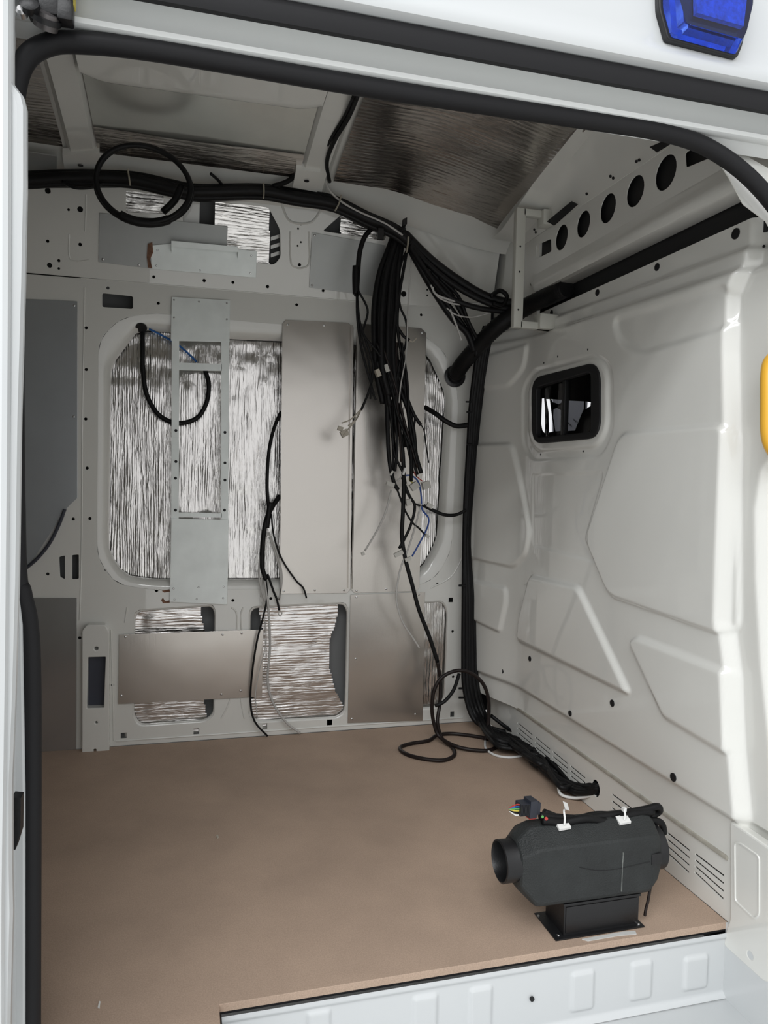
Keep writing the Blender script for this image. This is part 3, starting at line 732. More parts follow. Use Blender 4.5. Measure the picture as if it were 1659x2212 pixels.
# blue lamp on the outer side panel
LF = Frame((0, -0.267, 2.135), (1, 0, 0), (0, 0.006, 0.165))
lamp = thing('warning_lamp', 'blue rectangular warning lamp with black rim on the white outer panel', 'lamp', LF.pt(*LF.px(1515, 110)))
lb = rpoly(LF.loop([(1412, -40), (1414, 30), (1432, 94), (1582, 134), (1592, 110), (1608, 40), (1606, -40)]), 0.008)
sheet('lamp_base', LF, lb, [], 0.016, 'black_plastic', lamp, 0.003, False)
cB = np.mean(np.array(lb), axis=0)
def sc2(l, s, dz=0.0): return [tuple(cB + (np.array(p) - cB) * s + np.array([0, dz])) for p in l]
def loft(name, l0, h0, l1, h1, material, parent, cap=True):
    n = len(l0); v = [LF.pt(a, b, h0) for a, b in l0] + [LF.pt(a, b, h1) for a, b in l1]
    f = [(i, (i + 1) % n, (i + 1) % n + n, i + n) for i in range(n)]
    if cap: f += [[n + i for i in range(n)], list(range(n))[::-1]]
    return mk(name, v, f, material, parent, True)
loft('lens', sc2(lb, 0.93), 0.0165, sc2(lb, 0.80, 0.003), 0.048, 'lens_blue', lamp)
core = LF.loop([(1468, -40), (1470, 57), (1580, 88), (1588, 20), (1586, -40)])
cr = loft('reflector', [tuple(cB + (np.array(p) - cB) * 0.9) for p in core], 0.020, [tuple(cB + (np.array(p) - cB) * 0.9) for p in core], 0.040, 'lens_core', lamp)

# yellow grab handle on the door pillar
hp0 = onX(1652, 790, 1.425); gh = thing('grab_handle', 'yellow plastic grab handle on the door pillar at the right edge', 'handle', onX(1665, 975, 1.44))
MB().tube([onX(x, y, X) for x, y, X in [(1690, 768, 1.47), (1672, 775, 1.425), (1662, 800, 1.40), (1661, 870, 1.395), (1662, 940, 1.40), (1676, 975, 1.425), (1695, 985, 1.47)]], 0.020, 12, 6).build('grip', 'yellow', gh, 'all')

# ================================================================== THINGS ON THE FAR WALL
# foil insulation
foil_sheet('foil_insulation', WALL.off(-0.060), rpoly(WALL.off(-0.060).loop([(225, 780), (295, 700), (500, 715), (915, 745), (975, 850), (950, 1175), (915, 1250), (610, 1262), (260, 1262), (225, 1200)]), 0.03),
           'large crinkled silver foil insulation filling the wide window recess', 'v', 'foil_v', amp=0.0028, period=0.0095, du=0.003, dv=0.012, seed=3)
foil_sheet('foil_insulation', WALL.off(-0.030), WALL.off(-0.03).loop([(275, 1300), (432, 1298), (436, 1330), (446, 1380), (440, 1500), (452, 1580), (270, 1590)]),
           'crinkled silver foil insulation in the lower left wall opening behind an aluminium plate', 'u', 'foil_h', amp=0.004, seed=11)
foil_sheet('foil_insulation', WALL.off(-0.026), WALL.off(-0.026).loop([(555, 1298), (733, 1295), (728, 1340), (712, 1385), (712, 1440), (724, 1490), (746, 1530), (746, 1570), (525, 1580), (530, 1520), (566, 1490), (568, 1370)]),
           'crinkled silver foil insulation in the lower middle wall opening', 'u', 'foil_h', amp=0.004, seed=21)
foil_sheet('foil_insulation', WALL.off(-0.030), WALL.off(-0.03).loop([(880, 1290), (965, 1285), (972, 1480), (950, 1545), (875, 1550)]),
           'narrow crinkled silver foil insulation in the lower right wall opening beside black cables', 'v', 'foil_v', amp=0.004, seed=31)
foil_sheet('foil_insulation', BAND.off(-0.018), BAND.off(-0.018).loop([(262, 390), (360, 395), (362, 470), (262, 466)]), 'small foil insulation patch behind the coiled black cable near the roof', 'u', 'foil_h', amp=0.003, seed=41)
foil_sheet('foil_insulation', BAND.off(-0.018), BAND.off(-0.018).loop([(462, 415), (583, 425), (583, 580), (500, 575), (480, 500), (463, 490)]), 'bright foil insulation in the upper opening above the galvanised bracket', 'u', 'foil_h', amp=0.003, seed=42)
foil_sheet('foil_insulation', BAND.off(-0.018), BAND.off(-0.018).loop([(733, 440), (860, 462), (845, 530), (735, 508)]), 'small foil insulation patch under the cable trunk beside the upper right plate', 'u', 'foil_h', amp=0.003, seed=43)
mk('skin_rib', [BAND.off(-0.04).pt(*BAND.off(-0.04).px(x, y)) for x, y in [(395, 425), (432, 425), (430, 500), (395, 500)]], [(0, 1, 2, 3)], 'paint', band)
for k in range(3):
    mk('skin_rib', [BAND.off(-0.04).pt(*BAND.off(-0.04).px(x, y)) for x, y in [(585, 512 + 18 * k), (604, 506 + 18 * k), (604, 514 + 18 * k), (585, 520 + 18 * k)]], [(0, 1, 2, 3)], 'paint', band)

def plate(name, fr, pts, label, material, screws, th=0.002, lift=0.004, cat='plate', r=0.0, lip=None):
    f2 = fr.off(lift)
    loop = f2.loop(pts); loop = rpoly(loop, r) if r else loop
    b = min(loop, key=lambda p: p[1]); t = thing(name, label, cat, fr.pt(np.mean([p[0] for p in loop]), b[1], lift))
    sheet('panel', f2, loop, [], th, material, t, 0.0006)
    for s in screws: screw(t, f2.pt(*f2.px(*s)), f2.n)
    return t, f2
# tall aluminium panels
t1, f2 = plate('aluminium_panel', WALL, [(610, 700), (617, 691), (752, 697), (764, 708), (757, 1272), (750, 1281), (604, 1283)], 'tall bright aluminium panel left of the vertical seam and clear of the cables', 'alu', [(621, 701), (700, 703), (680, 1275), (743, 1275), (613, 1277)], lift=0.006)
MB().prism(f2.loop([(757, 704), (761, 704), (755, 1270), (751, 1270)]), f2, 0.0, 0.016).build('folded_edge', 'alu', t1, False)
t2, f2 = plate('aluminium_panel', WALL, [(770, 706), (780, 699), (910, 709), (921, 720), (906, 1268), (900, 1277), (766, 1281), (759, 1274)], 'tall aluminium panel behind the hanging black cables', 'alu', [(912, 719), (770, 1276), (834, 1272)], lift=0.006)
MB().prism(f2.loop([(770, 707), (774, 707), (764, 1272), (760, 1272)]), f2, 0.0, 0.016).build('folded_edge', 'alu', t2, False)
plate('aluminium_panel', WALL, [(757, 1285), (918, 1279), (913, 1557), (751, 1562)], 'square aluminium panel low on the wall below the hanging cables', 'alu', [(770, 1290), (768, 1423), (760, 1553), (897, 1543), (905, 1284)], lift=0.006)
plate('aluminium_panel', WALL, [(257, 1371), (569, 1360), (566, 1505), (255, 1521)], 'wide low aluminium plate across the lower left openings', 'alu', [(271, 1376), (481, 1371), (522, 1368), (262, 1503), (478, 1500), (520, 1492)], lift=0.008)
plate('steel_plate', BAND, [(215, 460), (492, 489), (490, 540), (325, 580), (213, 566)], 'dull grey steel plate near the roof behind the galvanised bracket', 'zinc_dull', [(222, 560), (300, 572)], lift=0.006)
plate('steel_plate', BAND, [(674, 502), (833, 530), (824, 642), (668, 621)], 'grey steel plate near the roof partly behind the hanging cables', 'zinc_dull', [(680, 508), (674, 616)], lift=0.006)
# small hat bracket
f2 = BAND.off(0.013)
hb = thing('hat_bracket', 'greenish galvanised bracket with raised ledge near the roof', 'bracket', f2.pt(*f2.px(440, 598)))
sheet('back_plate', f2, f2.loop([(325, 530), (372, 526), (555, 542), (553, 600), (327, 581)]), [], 0.003, 'zinc', hb, 0.0008)
f3 = f2.off(0.045)
lp = f3.loop([(370, 520), (515, 533), (513, 560), (369, 545)])
MB().prism(lp, f3, -0.045, -0.042).build('ledge_base', 'zinc', hb)
a, b, c_, d_ = [np.array(q) for q in lp]
MB().add([f3.pt(*a, 0), f3.pt(*b, 0), f3.pt(*b, -0.045), f3.pt(*a, -0.045)], [(0, 1, 2, 3)]).add([f3.pt(*a, 0), f3.pt(*b, 0), f3.pt(b[0], b[1] - 0.022, 0.0), f3.pt(a[0], a[1] - 0.022, 0.0)], [(3, 2, 1, 0)]).build('ledge', 'zinc', hb, False)
for q in (a, b):
    MB().add([f3.pt(q[0], q[1], 0), f3.pt(q[0], q[1] - 0.022, 0), f3.pt(q[0], q[1] - 0.05, -0.045), f3.pt(q[0], q[1], -0.045)], [(0, 1, 2, 3)]).build('ledge_cheek', 'zinc', hb, False)
for s in [(340, 540), (338, 574), (432, 584), (541, 590), (543, 552)]: screw(hb, f2.pt(*f2.px(*s)), f2.n, 0.004)
MB().prism([f2.px(*p) for p in [(319, 527), (329, 523), (331, 545), (324, 560), (329, 580), (320, 578), (317, 556)]], f2, -0.004, 0.0006).build('rust_stain', 'rust', hb)
# ladder shaped bracket
f2 = WALL.off(0.012)
lad = thing('ladder_bracket', 'galvanised ladder shaped bracket with square end plates on the wall', 'bracket', f2.pt(*f2.px(430, 1304)))
sheet('top_plate', f2, f2.loop([(371, 641), (497, 649), (496, 739), (369, 736)]), [], 0.003, 'zinc', lad, 0.0008)
sheet('bottom_plate', f2, f2.loop([(370, 1120), (494, 1123), (491, 1306), (367, 1300)]), [], 0.003, 'zinc', lad, 0.0008)
def bar(name, pts, depth=0.013, material='zinc', fr=f2, lift=-0.003):
    return MB().prism(fr.loop(pts), fr.off(lift), -depth, 0.0).build(name, material, lad, False)
ra = bar('rail', [(371, 734), (387, 735), (386, 1122), (370, 1122)]); rb_ = bar('rail', [(478, 738), (495, 739), (493, 1123), (478, 1123)])
bar('crossbar', [(387, 783), (479, 786), (479, 801), (387, 799)], 0.010)
bar('crossbar', [(386, 1107), (479, 1109), (479, 1118), (386, 1117)], 0.010)
for pr_, pts in ((ra, [(380, 930), (380, 997), (379, 1033), (379, 1102)]), (rb_, [(486, 934), (486, 1000), (486, 1037), (485, 1102)])):
    for s in pts: MB().lathe(f2.pt(*f2.px(*s), -0.0032), f2.n, [(0, .0065), (.0008, .0065), (.001, .003)], 10).build('rivet_nut', 'black', pr_)
for s in [(375, 1271), (429, 1269), (483, 1267), (377, 1295), (425, 1294), (482, 1292), (376, 648), (430, 652), (490, 655), (376, 686), (490, 690)]: screw(lad, f2.pt(*f2.px(*s)), f2.n, 0.004)
# rust runs beside the bracket
for pts in ([(348, 1296), (352, 1291), (357, 1299), (366, 1297), (367, 1302), (352, 1303)], [(349, 1276), (366, 1273), (367, 1278), (355, 1280)]):
    MB().prism(WALL.loop(pts), WALL, 0.0, 0.0008).build('rust_stain', 'rust', wall)
# sheets covering the wall towards the rear
f2 = WALL.off(0.006)
t, _ = plate('dark_sheet', WALL, [(-60, 640), (167, 651), (167, 1076), (152, 1090), (135, 1108), (110, 1150), (60, 1226), (-60, 1380)], 'dark grey metal sheet on the wall behind the sliding door edge', 'sheet_dark', [(160, 660), (159, 900)], lift=0.006)
sp_ = [onY(x, y, YW - 0.012) for x, y in [(140, 1100), (128, 1132), (108, 1172), (82, 1205), (55, 1228), (20, 1252)]]
tag(MB().tube(sp_, 0.014, 8, 5, flat=0.5).build('edge_trim', 'trim_blue'), 'curved dark blue-grey edging strip below the dark metal sheet', 'trim strip')
t, _ = plate('dark_sheet', WALL, [(-60, 1290), (166, 1292), (165, 1626), (-60, 1640)], 'dark reflecting metal sheet low on the wall down to the floor', 'sheet_mid', [], lift=0.005)

# ================================================================== ROOF LINING
def roofpt(px, py, dz=-0.01):
    z = 2.45
    for _ in range(25):
        p = onZ(px, py, z); z = 0.5 * z + 0.5 * (float(zroof(np.clip(p[1], -0.1, 1.53))) - float(drop(p[0], p[1])) + dz)
    return onZ(px, py, z)
def roof_foil(name, x0, x1, y0f, y1f, label, material, dz, amp, seed, cat, dx=0.012, dyy=0.004, period=0.02):
    xs_ = np.arange(x0, x1, dx); n = int(1.6 / dyy); T = np.linspace(0, 1, n)
    v = np.zeros((len(xs_), n, 3))
    for i, x in enumerate(xs_):
        ya, yb = y0f(x), y1f(x); yy = ya + (yb - ya) * T
        z = zroof(yy) - drop(x, yy) + dz
        s = yy + 0.03 * vnoise(np.full(n, x * 3.0), yy * 5, seed)
        h = np.abs(np.sin((s / period + 1.2 * vnoise(np.full(n, x * 2.0), yy * 9, seed + 1)) * math.pi)) * (0.4 + 0.9 * vnoise(np.full(n, x * 5.), yy * 12, seed + 2))
        z = z - amp * h - amp * 2.0 * vnoise(np.full(n, x * 5), yy * 6, seed + 3)
        v[i, :, 0] = x; v[i, :, 1] = yy; v[i, :, 2] = z
    o = mk(name, v.reshape(-1, 3), grid(len(xs_), n), material, None, 'all'); return tag(o, label, cat)
ea = np.array([roofpt(*p) for p in [(715, 388), (830, 405), (930, 437), (1020, 465), (1095, 500)]])
roof_foil('foil_insulation', 0.57, 1.315, lambda x: -0.02, lambda x: float(np.interp(x, ea[:, 0], ea[:, 1])), 'large dark foil insulation panel on the roof at the right', 'foil_roof', -0.014, 0.003, 51, 'foil insulation')
roof_foil('foil_insulation', -1.3, -0.45, lambda x: 0.2, lambda x: 1.38, 'dark foil insulation on the roof at the far left behind the roof bow', 'foil_roof', -0.014, 0.002, 61, 'foil insulation')
# pressed cross rail next to the door, bare aluminium sheet behind it, darker foil strip at its far edge
ra0 = roofpt(145, 178, -0.062); rb0 = roofpt(690, 252, -0.062)
yed = lambda x: float(np.interp(x, [ra0[0], rb0[0]], [ra0[1], rb0[1]]))
nxr, prf = 40, [(-0.0, 0.0), (-0.012, -0.012), (-0.030, -0.020), (-0.050, -0.018), (-0.40, -0.018)]
v = []
for i, x in enumerate(np.linspace(-0.335, 0.43, nxr)):
    e = min(i, nxr - 1 - i) / 5.0; rnd_ = 0.035 * (1 - min(e, 1.0)) ** 2
    for k, (dy_, dz_) in enumerate(prf):
        y = yed(x) + dy_ - rnd_; v.append((x, y, float(zroof(y)) - 0.042 + dz_))
    v.append((x, yed(x) - rnd_, float(zroof(yed(x))) - 0.004))
np_ = len(prf) + 1
f = []
for i in range(nxr - 1):
    for k in range(len(prf) - 1): f.append((i * np_ + k, i * np_ + k + 1, (i + 1) * np_ + k + 1, (i + 1) * np_ + k))
    f.append((i * np_, (i + 1) * np_, (i + 1) * np_ + np_ - 1, i * np_ + np_ - 1))
struct(mk('roof_cross_rail', v, f, 'paint', None, True))
def roof_strip(t0, t1, dz, bow_, seed):
    xs_ = np.linspace(-0.335, 0.425, 50); ys_ = np.linspace(t0, t1, 40); v = []
    for x in xs_:
        ya = yed(x) - 0.04; yb = 1.37
        for t_ in ys_:
            y = ya + (yb - ya) * t_
            v.append((x, y, float(zroof(y)) + dz - bow_ * math.sin(t_ * math.pi) * (0.6 + vnoise(np.array([x * 3.]), np.array([y * 3.]), seed)[0])))
    return v
rs = thing('roof_sheet', 'shiny bare aluminium sheet on the roof between the two roof bows', 'sheet', (0.045, 1.1, 2.36))
mk('panel', roof_strip(0, 0.70, -0.020, 0.006, 5), grid(50, 40), 'alu_roof', rs, 'all')
mk('foil_strip', roof_strip(0.68, 1.0, -0.026, 0.012, 9), grid(50, 40), 'foil_roof', rs, 'all')
# brackets at the bow ends
for (pts, lab, nm) in [([(135, 335), (215, 330), (205, 385), (140, 372)], 'painted end bracket of the left roof bow above the cable trunk', 'bow_bracket'),
                       ([(640, 365), (692, 372), (685, 415), (632, 405)], 'painted end bracket of the middle roof bow above the cable trunk', 'bow_bracket')]:
    q = [roofpt(x, y, -0.045) for x, y in pts]; c = np.mean(q, axis=0)
    t = thing(nm, lab, 'bracket', c)
    q2 = [p + np.array([0, 0, 0.025]) for p in q]
    MB().add(q + q2, [(0, 1, 2, 3), (7, 6, 5, 4), (0, 4, 5, 1), (1, 5, 6, 2), (2, 6, 7, 3), (3, 7, 4, 0)]).build('bracket_body', 'paint', t, False)
    MB().lathe(c - np.array([0, 0, 0.002]), (0, 0, -1), [(0, 0.010), (0.002, 0.010)], 10).build('hole', 'black', t)
q = [roofpt(x, y, -0.05) for x, y in [(35, 325), (123, 338), (122, 392), (60, 372)]]
t = tag(MB().add(q + [p + np.array([0, 0, 0.004]) for p in q], [(0, 1, 2, 3), (7, 6, 5, 4), (0, 4, 5, 1), (1, 5, 6, 2), (2, 6, 7, 3), (3, 7, 4, 0)]).build('insulation_flap', 'zinc_dull', None, False), 'loose grey flap of roof insulation hanging over the cable trunk at far left', 'flap')

# cream C-shaped bracket at the bulkhead corner
cb = thing('c_bracket', 'cream painted C-shaped bracket standing upright at the bulkhead corner', 'bracket', onY(1118, 708, 1.1))
p0 = onY(1106, 708, 1.1); p1 = onY(1128, 452, 1.1); xa = p0[0]; xb_ = xa + 0.040
z0, z1 = p0[2], p1[2]
MB().box((xa, 1.085, z0), (xb_, 1.115, z1), 0.003).build('upright', 'bracket_cream', cb)
MB().box((xb_ - 0.01, 1.085, z1 - 0.028), (1.40, 1.115, z1), 0.003).build('arm', 'bracket_cream', cb)
MB().box((xb_ - 0.01, 1.085, z0), (1.455, 1.115, z0 + 0.028), 0.003).build('arm', 'bracket_cream', cb)
MB().box((1.365, 1.065, z1 - 0.06), (1.41, 1.125, z1), 0.003).build('foot_tab', 'bracket_cream', cb)
MB().box((1.365, 1.065, z0), (1.45, 1.125, z0 + 0.06), 0.003).build('foot_tab', 'bracket_cream', cb)
for z in (z0 + 0.07, z0 + 0.22, z0 + 0.32): MB().lathe((xa + 0.018, 1.0845, z), (0, -1, 0), [(0, .004), (.001, .004)], 8).build('bolt_hole', 'black', cb)

# ================================================================== CABLES
def path(pts, Y0, Y1=None):
    n = len(pts); out = []
    for i, p in enumerate(pts):
        if len(p) == 3: out.append(onY(p[0], p[1], p[2]))
        else: out.append(onY(p[0], p[1], Y0 if Y1 is None else Y0 + (Y1 - Y0) * i / (n - 1)))
    return out
def cable(parent, pts, r, material='cable', Y=1.5, Y1=None, name='cable', n=7, sub=5):
    P = path(pts, Y, Y1) if len(pts[0]) < 4 else [p[:3] for p in pts]
    return MB().tube(P, r, n, sub).build(name, material, parent, 'all')
def conn(parent, x, y, Y, w=0.012, h=0.008, ang=0.0, material='nylon', name='connector'):
    c = onY(x, y, Y); ca, sa = math.cos(ang), math.sin(ang)
    o = MB().obox(c, (w * ca, 0, w * sa), (0, h * 0.8, 0), (-h * sa, 0, h * ca)); return o.build(name, material, parent, False)
def tie(parent, pts, Y, w=0.005, material='tie_pale', name='cable_tie'):
    P = path(pts, Y); return MB().tube(P, w, 6, 3, flat=0.5).build(name, material, parent, False)

# trunk along the roof edge
tk = thing('roof_harness', 'thick black taped cable trunk running along the roof edge', 'cable harness', onY(420, 425, 1.43))
base = [(-330, 372), (-150, 380), (40, 388), (130, 386), (230, 384), (300, 388), (370, 406), (430, 416), (560, 412), (640, 424), (720, 440), (790, 472), (850, 496), (885, 522)]
for dx_, dy_, r, dd in [(0, -6, .022, 0), (0, 6, .023, .014), (0, 0, .024, -.014), (0, 13, .012, -.008)]:
    cable(tk, [(x + dx_, y + dy_ + 2 * math.sin(i * 1.7 + dd * 90)) for i, (x, y) in enumerate(base)], r, Y=1.43 + dd)
cable(tk, [(705, 385), (698, 340), (715, 300), (745, 250), (765, 205)], .006, Y=1.40, Y1=0.75)
cable(tk, [(712, 392), (706, 350), (722, 305), (752, 255), (772, 208)], .008, Y=1.38, Y1=0.75)
cable(tk, [(705, 380), (708, 405), (730, 430), (770, 455), (830, 482), (870, 508)], .0045, 'cable_grey', Y=1.395)
cable(tk, [(640, 345, 1.30), (642, 372, 1.34), (620, 392, 1.38), (590, 402, 1.41)], .010, Y=1.4)
cable(tk, [(455, 375, 1.36), (470, 388, 1.39), (482, 402, 1.42)], .006, Y=1.4)
cable(tk, [(135, 392), (160, 405), (195, 405), (222, 396)], .006, Y=1.40)
for pts in ([(276, 366), (279, 385), (281, 400)], [(569, 396), (570, 412), (569, 428)], [(737, 422), (732, 440), (724, 455)], [(882, 512), (881, 528), (878, 545)]):
    tie(tk, pts, 1.385, 0.007)
MB().obox(onY(874, 480, 1.38), (0.008, 0, 0.004), (0, 0.01, 0), (0, 0, 0.014)).build('clip', 'black_plastic', tk, False)
cable(tk, [(868, 500), (872, 490), (876, 478)], .007, Y=1.38)
MB().obox(onY(822, 506, 1.385), (0.012, 0, 0), (0, 0.01, 0), (0, 0, 0.022)).build('clip', 'black_plastic', tk, False)

# coil hanging on the trunk
cl = thing('coiled_cable', 'round coil of thick black cable hanging on the trunk at the upper left', 'cable coil', onY(310, 464, 1.17))
cc_ = onY(311, 398, 1.17); rr = 0.161
for k, (ro, yo) in enumerate([(0.0, 0.0), (0.004, 0.014)]):
    pts = [(cc_[0] + (rr + ro) * math.cos(a), 1.17 + yo + 0.01 * math.sin(a * 2 + k), cc_[2] + (rr * 0.83 + ro) * math.sin(a) - 0.0) for a in np.linspace(0, 2 * math.pi, 20, endpoint=False)]
    MB().tube(pts, 0.0095, 8, 4, close=True).build('cable_turn', 'cable', cl, 'all')
MB().tube([(cc_[0] + rr * 1.0 * math.cos(a), 1.175, cc_[2] + rr * 0.83 * math.sin(a)) for a in np.linspace(-2.1, -1.0, 8)], 0.017, 8, 3).build('tape_wrap', 'cable', cl, 'all')
MB().tube([onY(x, y, 1.20) for x, y in [(392, 400), (378, 432), (352, 458)]], 0.013, 8, 3).build('tape_wrap', 'cable', cl, 'all')

# loom from the trunk to the bulkhead corner
lc = thing('corner_loom', 'black cable loom sloping down from the trunk to the bulkhead corner', 'cable harness', onY(960, 640, 1.40))
for pts, r, Ya, Yb in [([(875, 505), (930, 560), (990, 605), (1050, 640), (1110, 655), (1150, 648)], .019, 1.42, 1.30),
                       ([(880, 520), (930, 575), (985, 618), (1045, 650), (1105, 668), (1165, 655)], .014, 1.41, 1.30),
                       ([(885, 530), (925, 590), (970, 640), (1020, 662), (1080, 672), (1120, 672)], .012, 1.40, 1.32),
                       ([(885, 535), (915, 590), (945, 640), (980, 690), (1010, 720), (1025, 760)], .016, 1.42, 1.45),
                       ([(890, 540), (930, 600), (962, 650), (995, 695), (1020, 735)], .012, 1.40, 1.45),
                       ([(930, 585), (970, 630), (1000, 680), (1022, 720), (1030, 770)], .012, 1.40, 1.45),
                       ([(950, 600), (990, 640), (1010, 690), (1030, 730)], .008, 1.38, 1.42),
                       ([(1060, 640), (1080, 628), (1095, 640), (1085, 660), (1065, 655)], .010, 1.32, 1.32)]:
    cable(lc, pts, r, Y=Ya, Y1=Yb)
cable(lc, [(935, 620), (938, 632), (955, 642), (1000, 655), (1040, 655)], .0045, 'cable_grey', Y=1.36)
cable(lc, [(930, 615), (945, 640), (975, 655), (1000, 658)], .004, 'cable_grey', Y=1.36)
cable(lc, [(972, 668), (985, 700), (997, 735)], .0045, 'cable_grey', Y=1.36)
cable(lc, [(965, 665), (985, 680), (1020, 685), (1060, 675)], .003, 'cable_grey', Y=1.36)
# corrugated hose into a grommet
ho = thing('corrugated_hose', 'black corrugated hose bending into a round grommet in the wall', 'hose', onY(982, 834, 1.62))
hpth = catmull([onX(1225, 622, 1.44), onX(1195, 636, 1.43)] + [onY(x, y, Y) for x, y, Y in [(1135, 664, 1.26), (1075, 705, 1.36), (1035, 745, 1.45), (1000, 785, 1.54), (983, 812, 1.625)]], 14)
MB().tube(hpth, [0.036 + (0.0025 if k % 2 else 0) for k in range(len(hpth))], 12, 1).build('hose_body', 'cable', ho)
MB().lathe(onY(982, 813, 1.645), (0, -1, 0), [(0, 0.052), (0.008, 0.052), (0.012, 0.046), (0.012, 0.036), (0.004, 0.034)], 28).build('grommet_ring', 'grommet', ho)
# vertical loom down the corner and along the floor into the plinth
vl = thing('floor_loom', 'thick black cable loom running down the corner and along the bulkhead foot', 'cable harness', onY(1015, 1560, 1.55))
def mixed(pts):
    out = []
    for p in pts:
        if p[2] == 'z': out.append(onZ(p[0], p[1], p[3]))
        else: out.append(onY(p[0], p[1], p[3]))
    return out
def vstr(ox, oz, r, j):
    rr_ = random.Random(j)
    w = lambda s: rr_.uniform(-s, s)
    return MB().tube(mixed([(1055 + ox, 705, 'y', 1.46), (1040 + ox, 760, 'y', 1.50), (1025 + ox, 870, 'y', 1.56), (1018 + ox * .8, 960, 'y', 1.58), (1010 + ox * .6, 1080, 'y', 1.585), (1006 + ox * .5 + w(1), 1180, 'y', 1.585),
        (1008 + ox + w(2), 1300, 'y', 1.57), (1010 + ox * 1.2 + w(2), 1420, 'y', 1.56), (1014 + ox * 1.3 + w(2), 1490, 'y', 1.54), (1032 + ox * 1.2, 1550 - ox * .5, 'y', 1.50), (1070 + w(3), 1588 + oz, 'z', 0.02 + r + (j % 3) * 0.012),
        (1130 + w(6), 1606 + oz + w(4), 'z', 0.012 + r + (j % 2) * 0.014), (1180 + w(6), 1650 + oz * 1.3 + w(4), 'z', 0.01 + r + (j % 3) * 0.012), (1235, 1690 + oz, 'z', 0.016 + r), (1285, 1702 + oz * .5, 'y', 0.66), (1305, 1698 + oz * .5, 'y', 0.665)]), r, 7, 5).build('cable', 'cable', vl, 'all')
rl2 = random.Random(3)
for j in range(9):
    w = lambda s_: rl2.uniform(-s_, s_)
    MB().tube(mixed([(1085 + w(8), 1590 + w(6), 'z', .03), (1125 + w(8), 1608 + w(16), 'z', .03 + abs(w(.03))), (1165 + w(8), 1640 + w(26), 'z', .03 + abs(w(.03))), (1205 + w(8), 1672 + w(30), 'z', .02 + abs(w(.03))), (1245 + w(6), 1690 + w(14), 'z', .03), (1285, 1702 + w(8), 'y', .668), (1306, 1700 + w(5), 'y', .67)]), rl2.uniform(.008, .013), 7, 5).build('cable', 'cable', vl, 'all')
for j, (ox, oz, r) in enumerate([(-7, -8, .012), (-2, 0, .014), (4, 8, .013), (9, -3, .012), (0, 14, .012), (13, 4, .010), (-5, -14, .009), (6, 20, .010)]): vstr(ox, oz, r, j)
# branch passing on along the ledge
MB().tube(mixed([(1120, 1590, 'z', .03), (1180, 1635, 'z', .03), (1210, 1645, 'z', .04), (1260, 1668, 'y', .75), (1310, 1690, 'y', .62), (1345, 1715, 'y', .53), (1362, 1738, 'y', .49), (1366, 1760, 'y', .48)]), .009, 7, 5).build('cable', 'cable', vl, 'all')
MB().tube(mixed([(1060, 1545, 'y', 1.45), (1100, 1575, 'z', .05), (1150, 1600, 'z', .05), (1200, 1640, 'z', .05), (1270, 1660, 'y', .76), (1320, 1690, 'y', .60)]), .009, 7, 5).build('cable', 'cable', vl, 'all')
for y in (1487, 1507, 1265): MB().tube([onY(1006, y, 1.54), onY(991, y, 1.54)], .005, 6, 1).build('tape_end', 'cable', vl)
for x, y in ((1006, 868), (1008, 890), (1008, 960)): MB().tube([onY(x + 12, y, 1.54), onY(x, y, 1.54)], .004, 6, 1).build('tape_end', 'cable', vl)
MB().tube(mixed([(1048, 1600, 'y', 1.38), (1050, 1618, 'z', .006), (1072, 1632, 'z', .006), (1105, 1636, 'z', .006), (1140, 1630, 'z', .008)]), .0055, 7, 5).build('white_wire', 'cable_white', vl, 'all')
MB().tube(mixed([(1206, 1700, 'z', .03), (1213, 1717, 'z', .012), (1245, 1724, 'z', .012), (1288, 1716, 'y', .655)]), .006, 7, 5).build('white_wire', 'cable_white', vl, 'all')
# side branches joining the corner loom
for pts, lab in (([(918, 880, 1.66), (940, 893, 1.6), (960, 908, 1.58), (985, 920, 1.57), (1010, 918, 1.57)], 'short black cable branch from the foil strip to the corner loom, upper one'),
                 ([(915, 1092, 1.6), (935, 1102, 1.58), (960, 1112, 1.57), (985, 1112, 1.57), (1006, 1102, 1.57)], 'short black cable branch from the foil strip to the corner loom, lower one')):
    o = MB().tube([onY(*p) for p in pts], 0.012 if pts[0][1] < 900 else 0.008, 8, 5).build('cable_branch', 'cable', None, 'all'); tag(o, lab, 'cable')

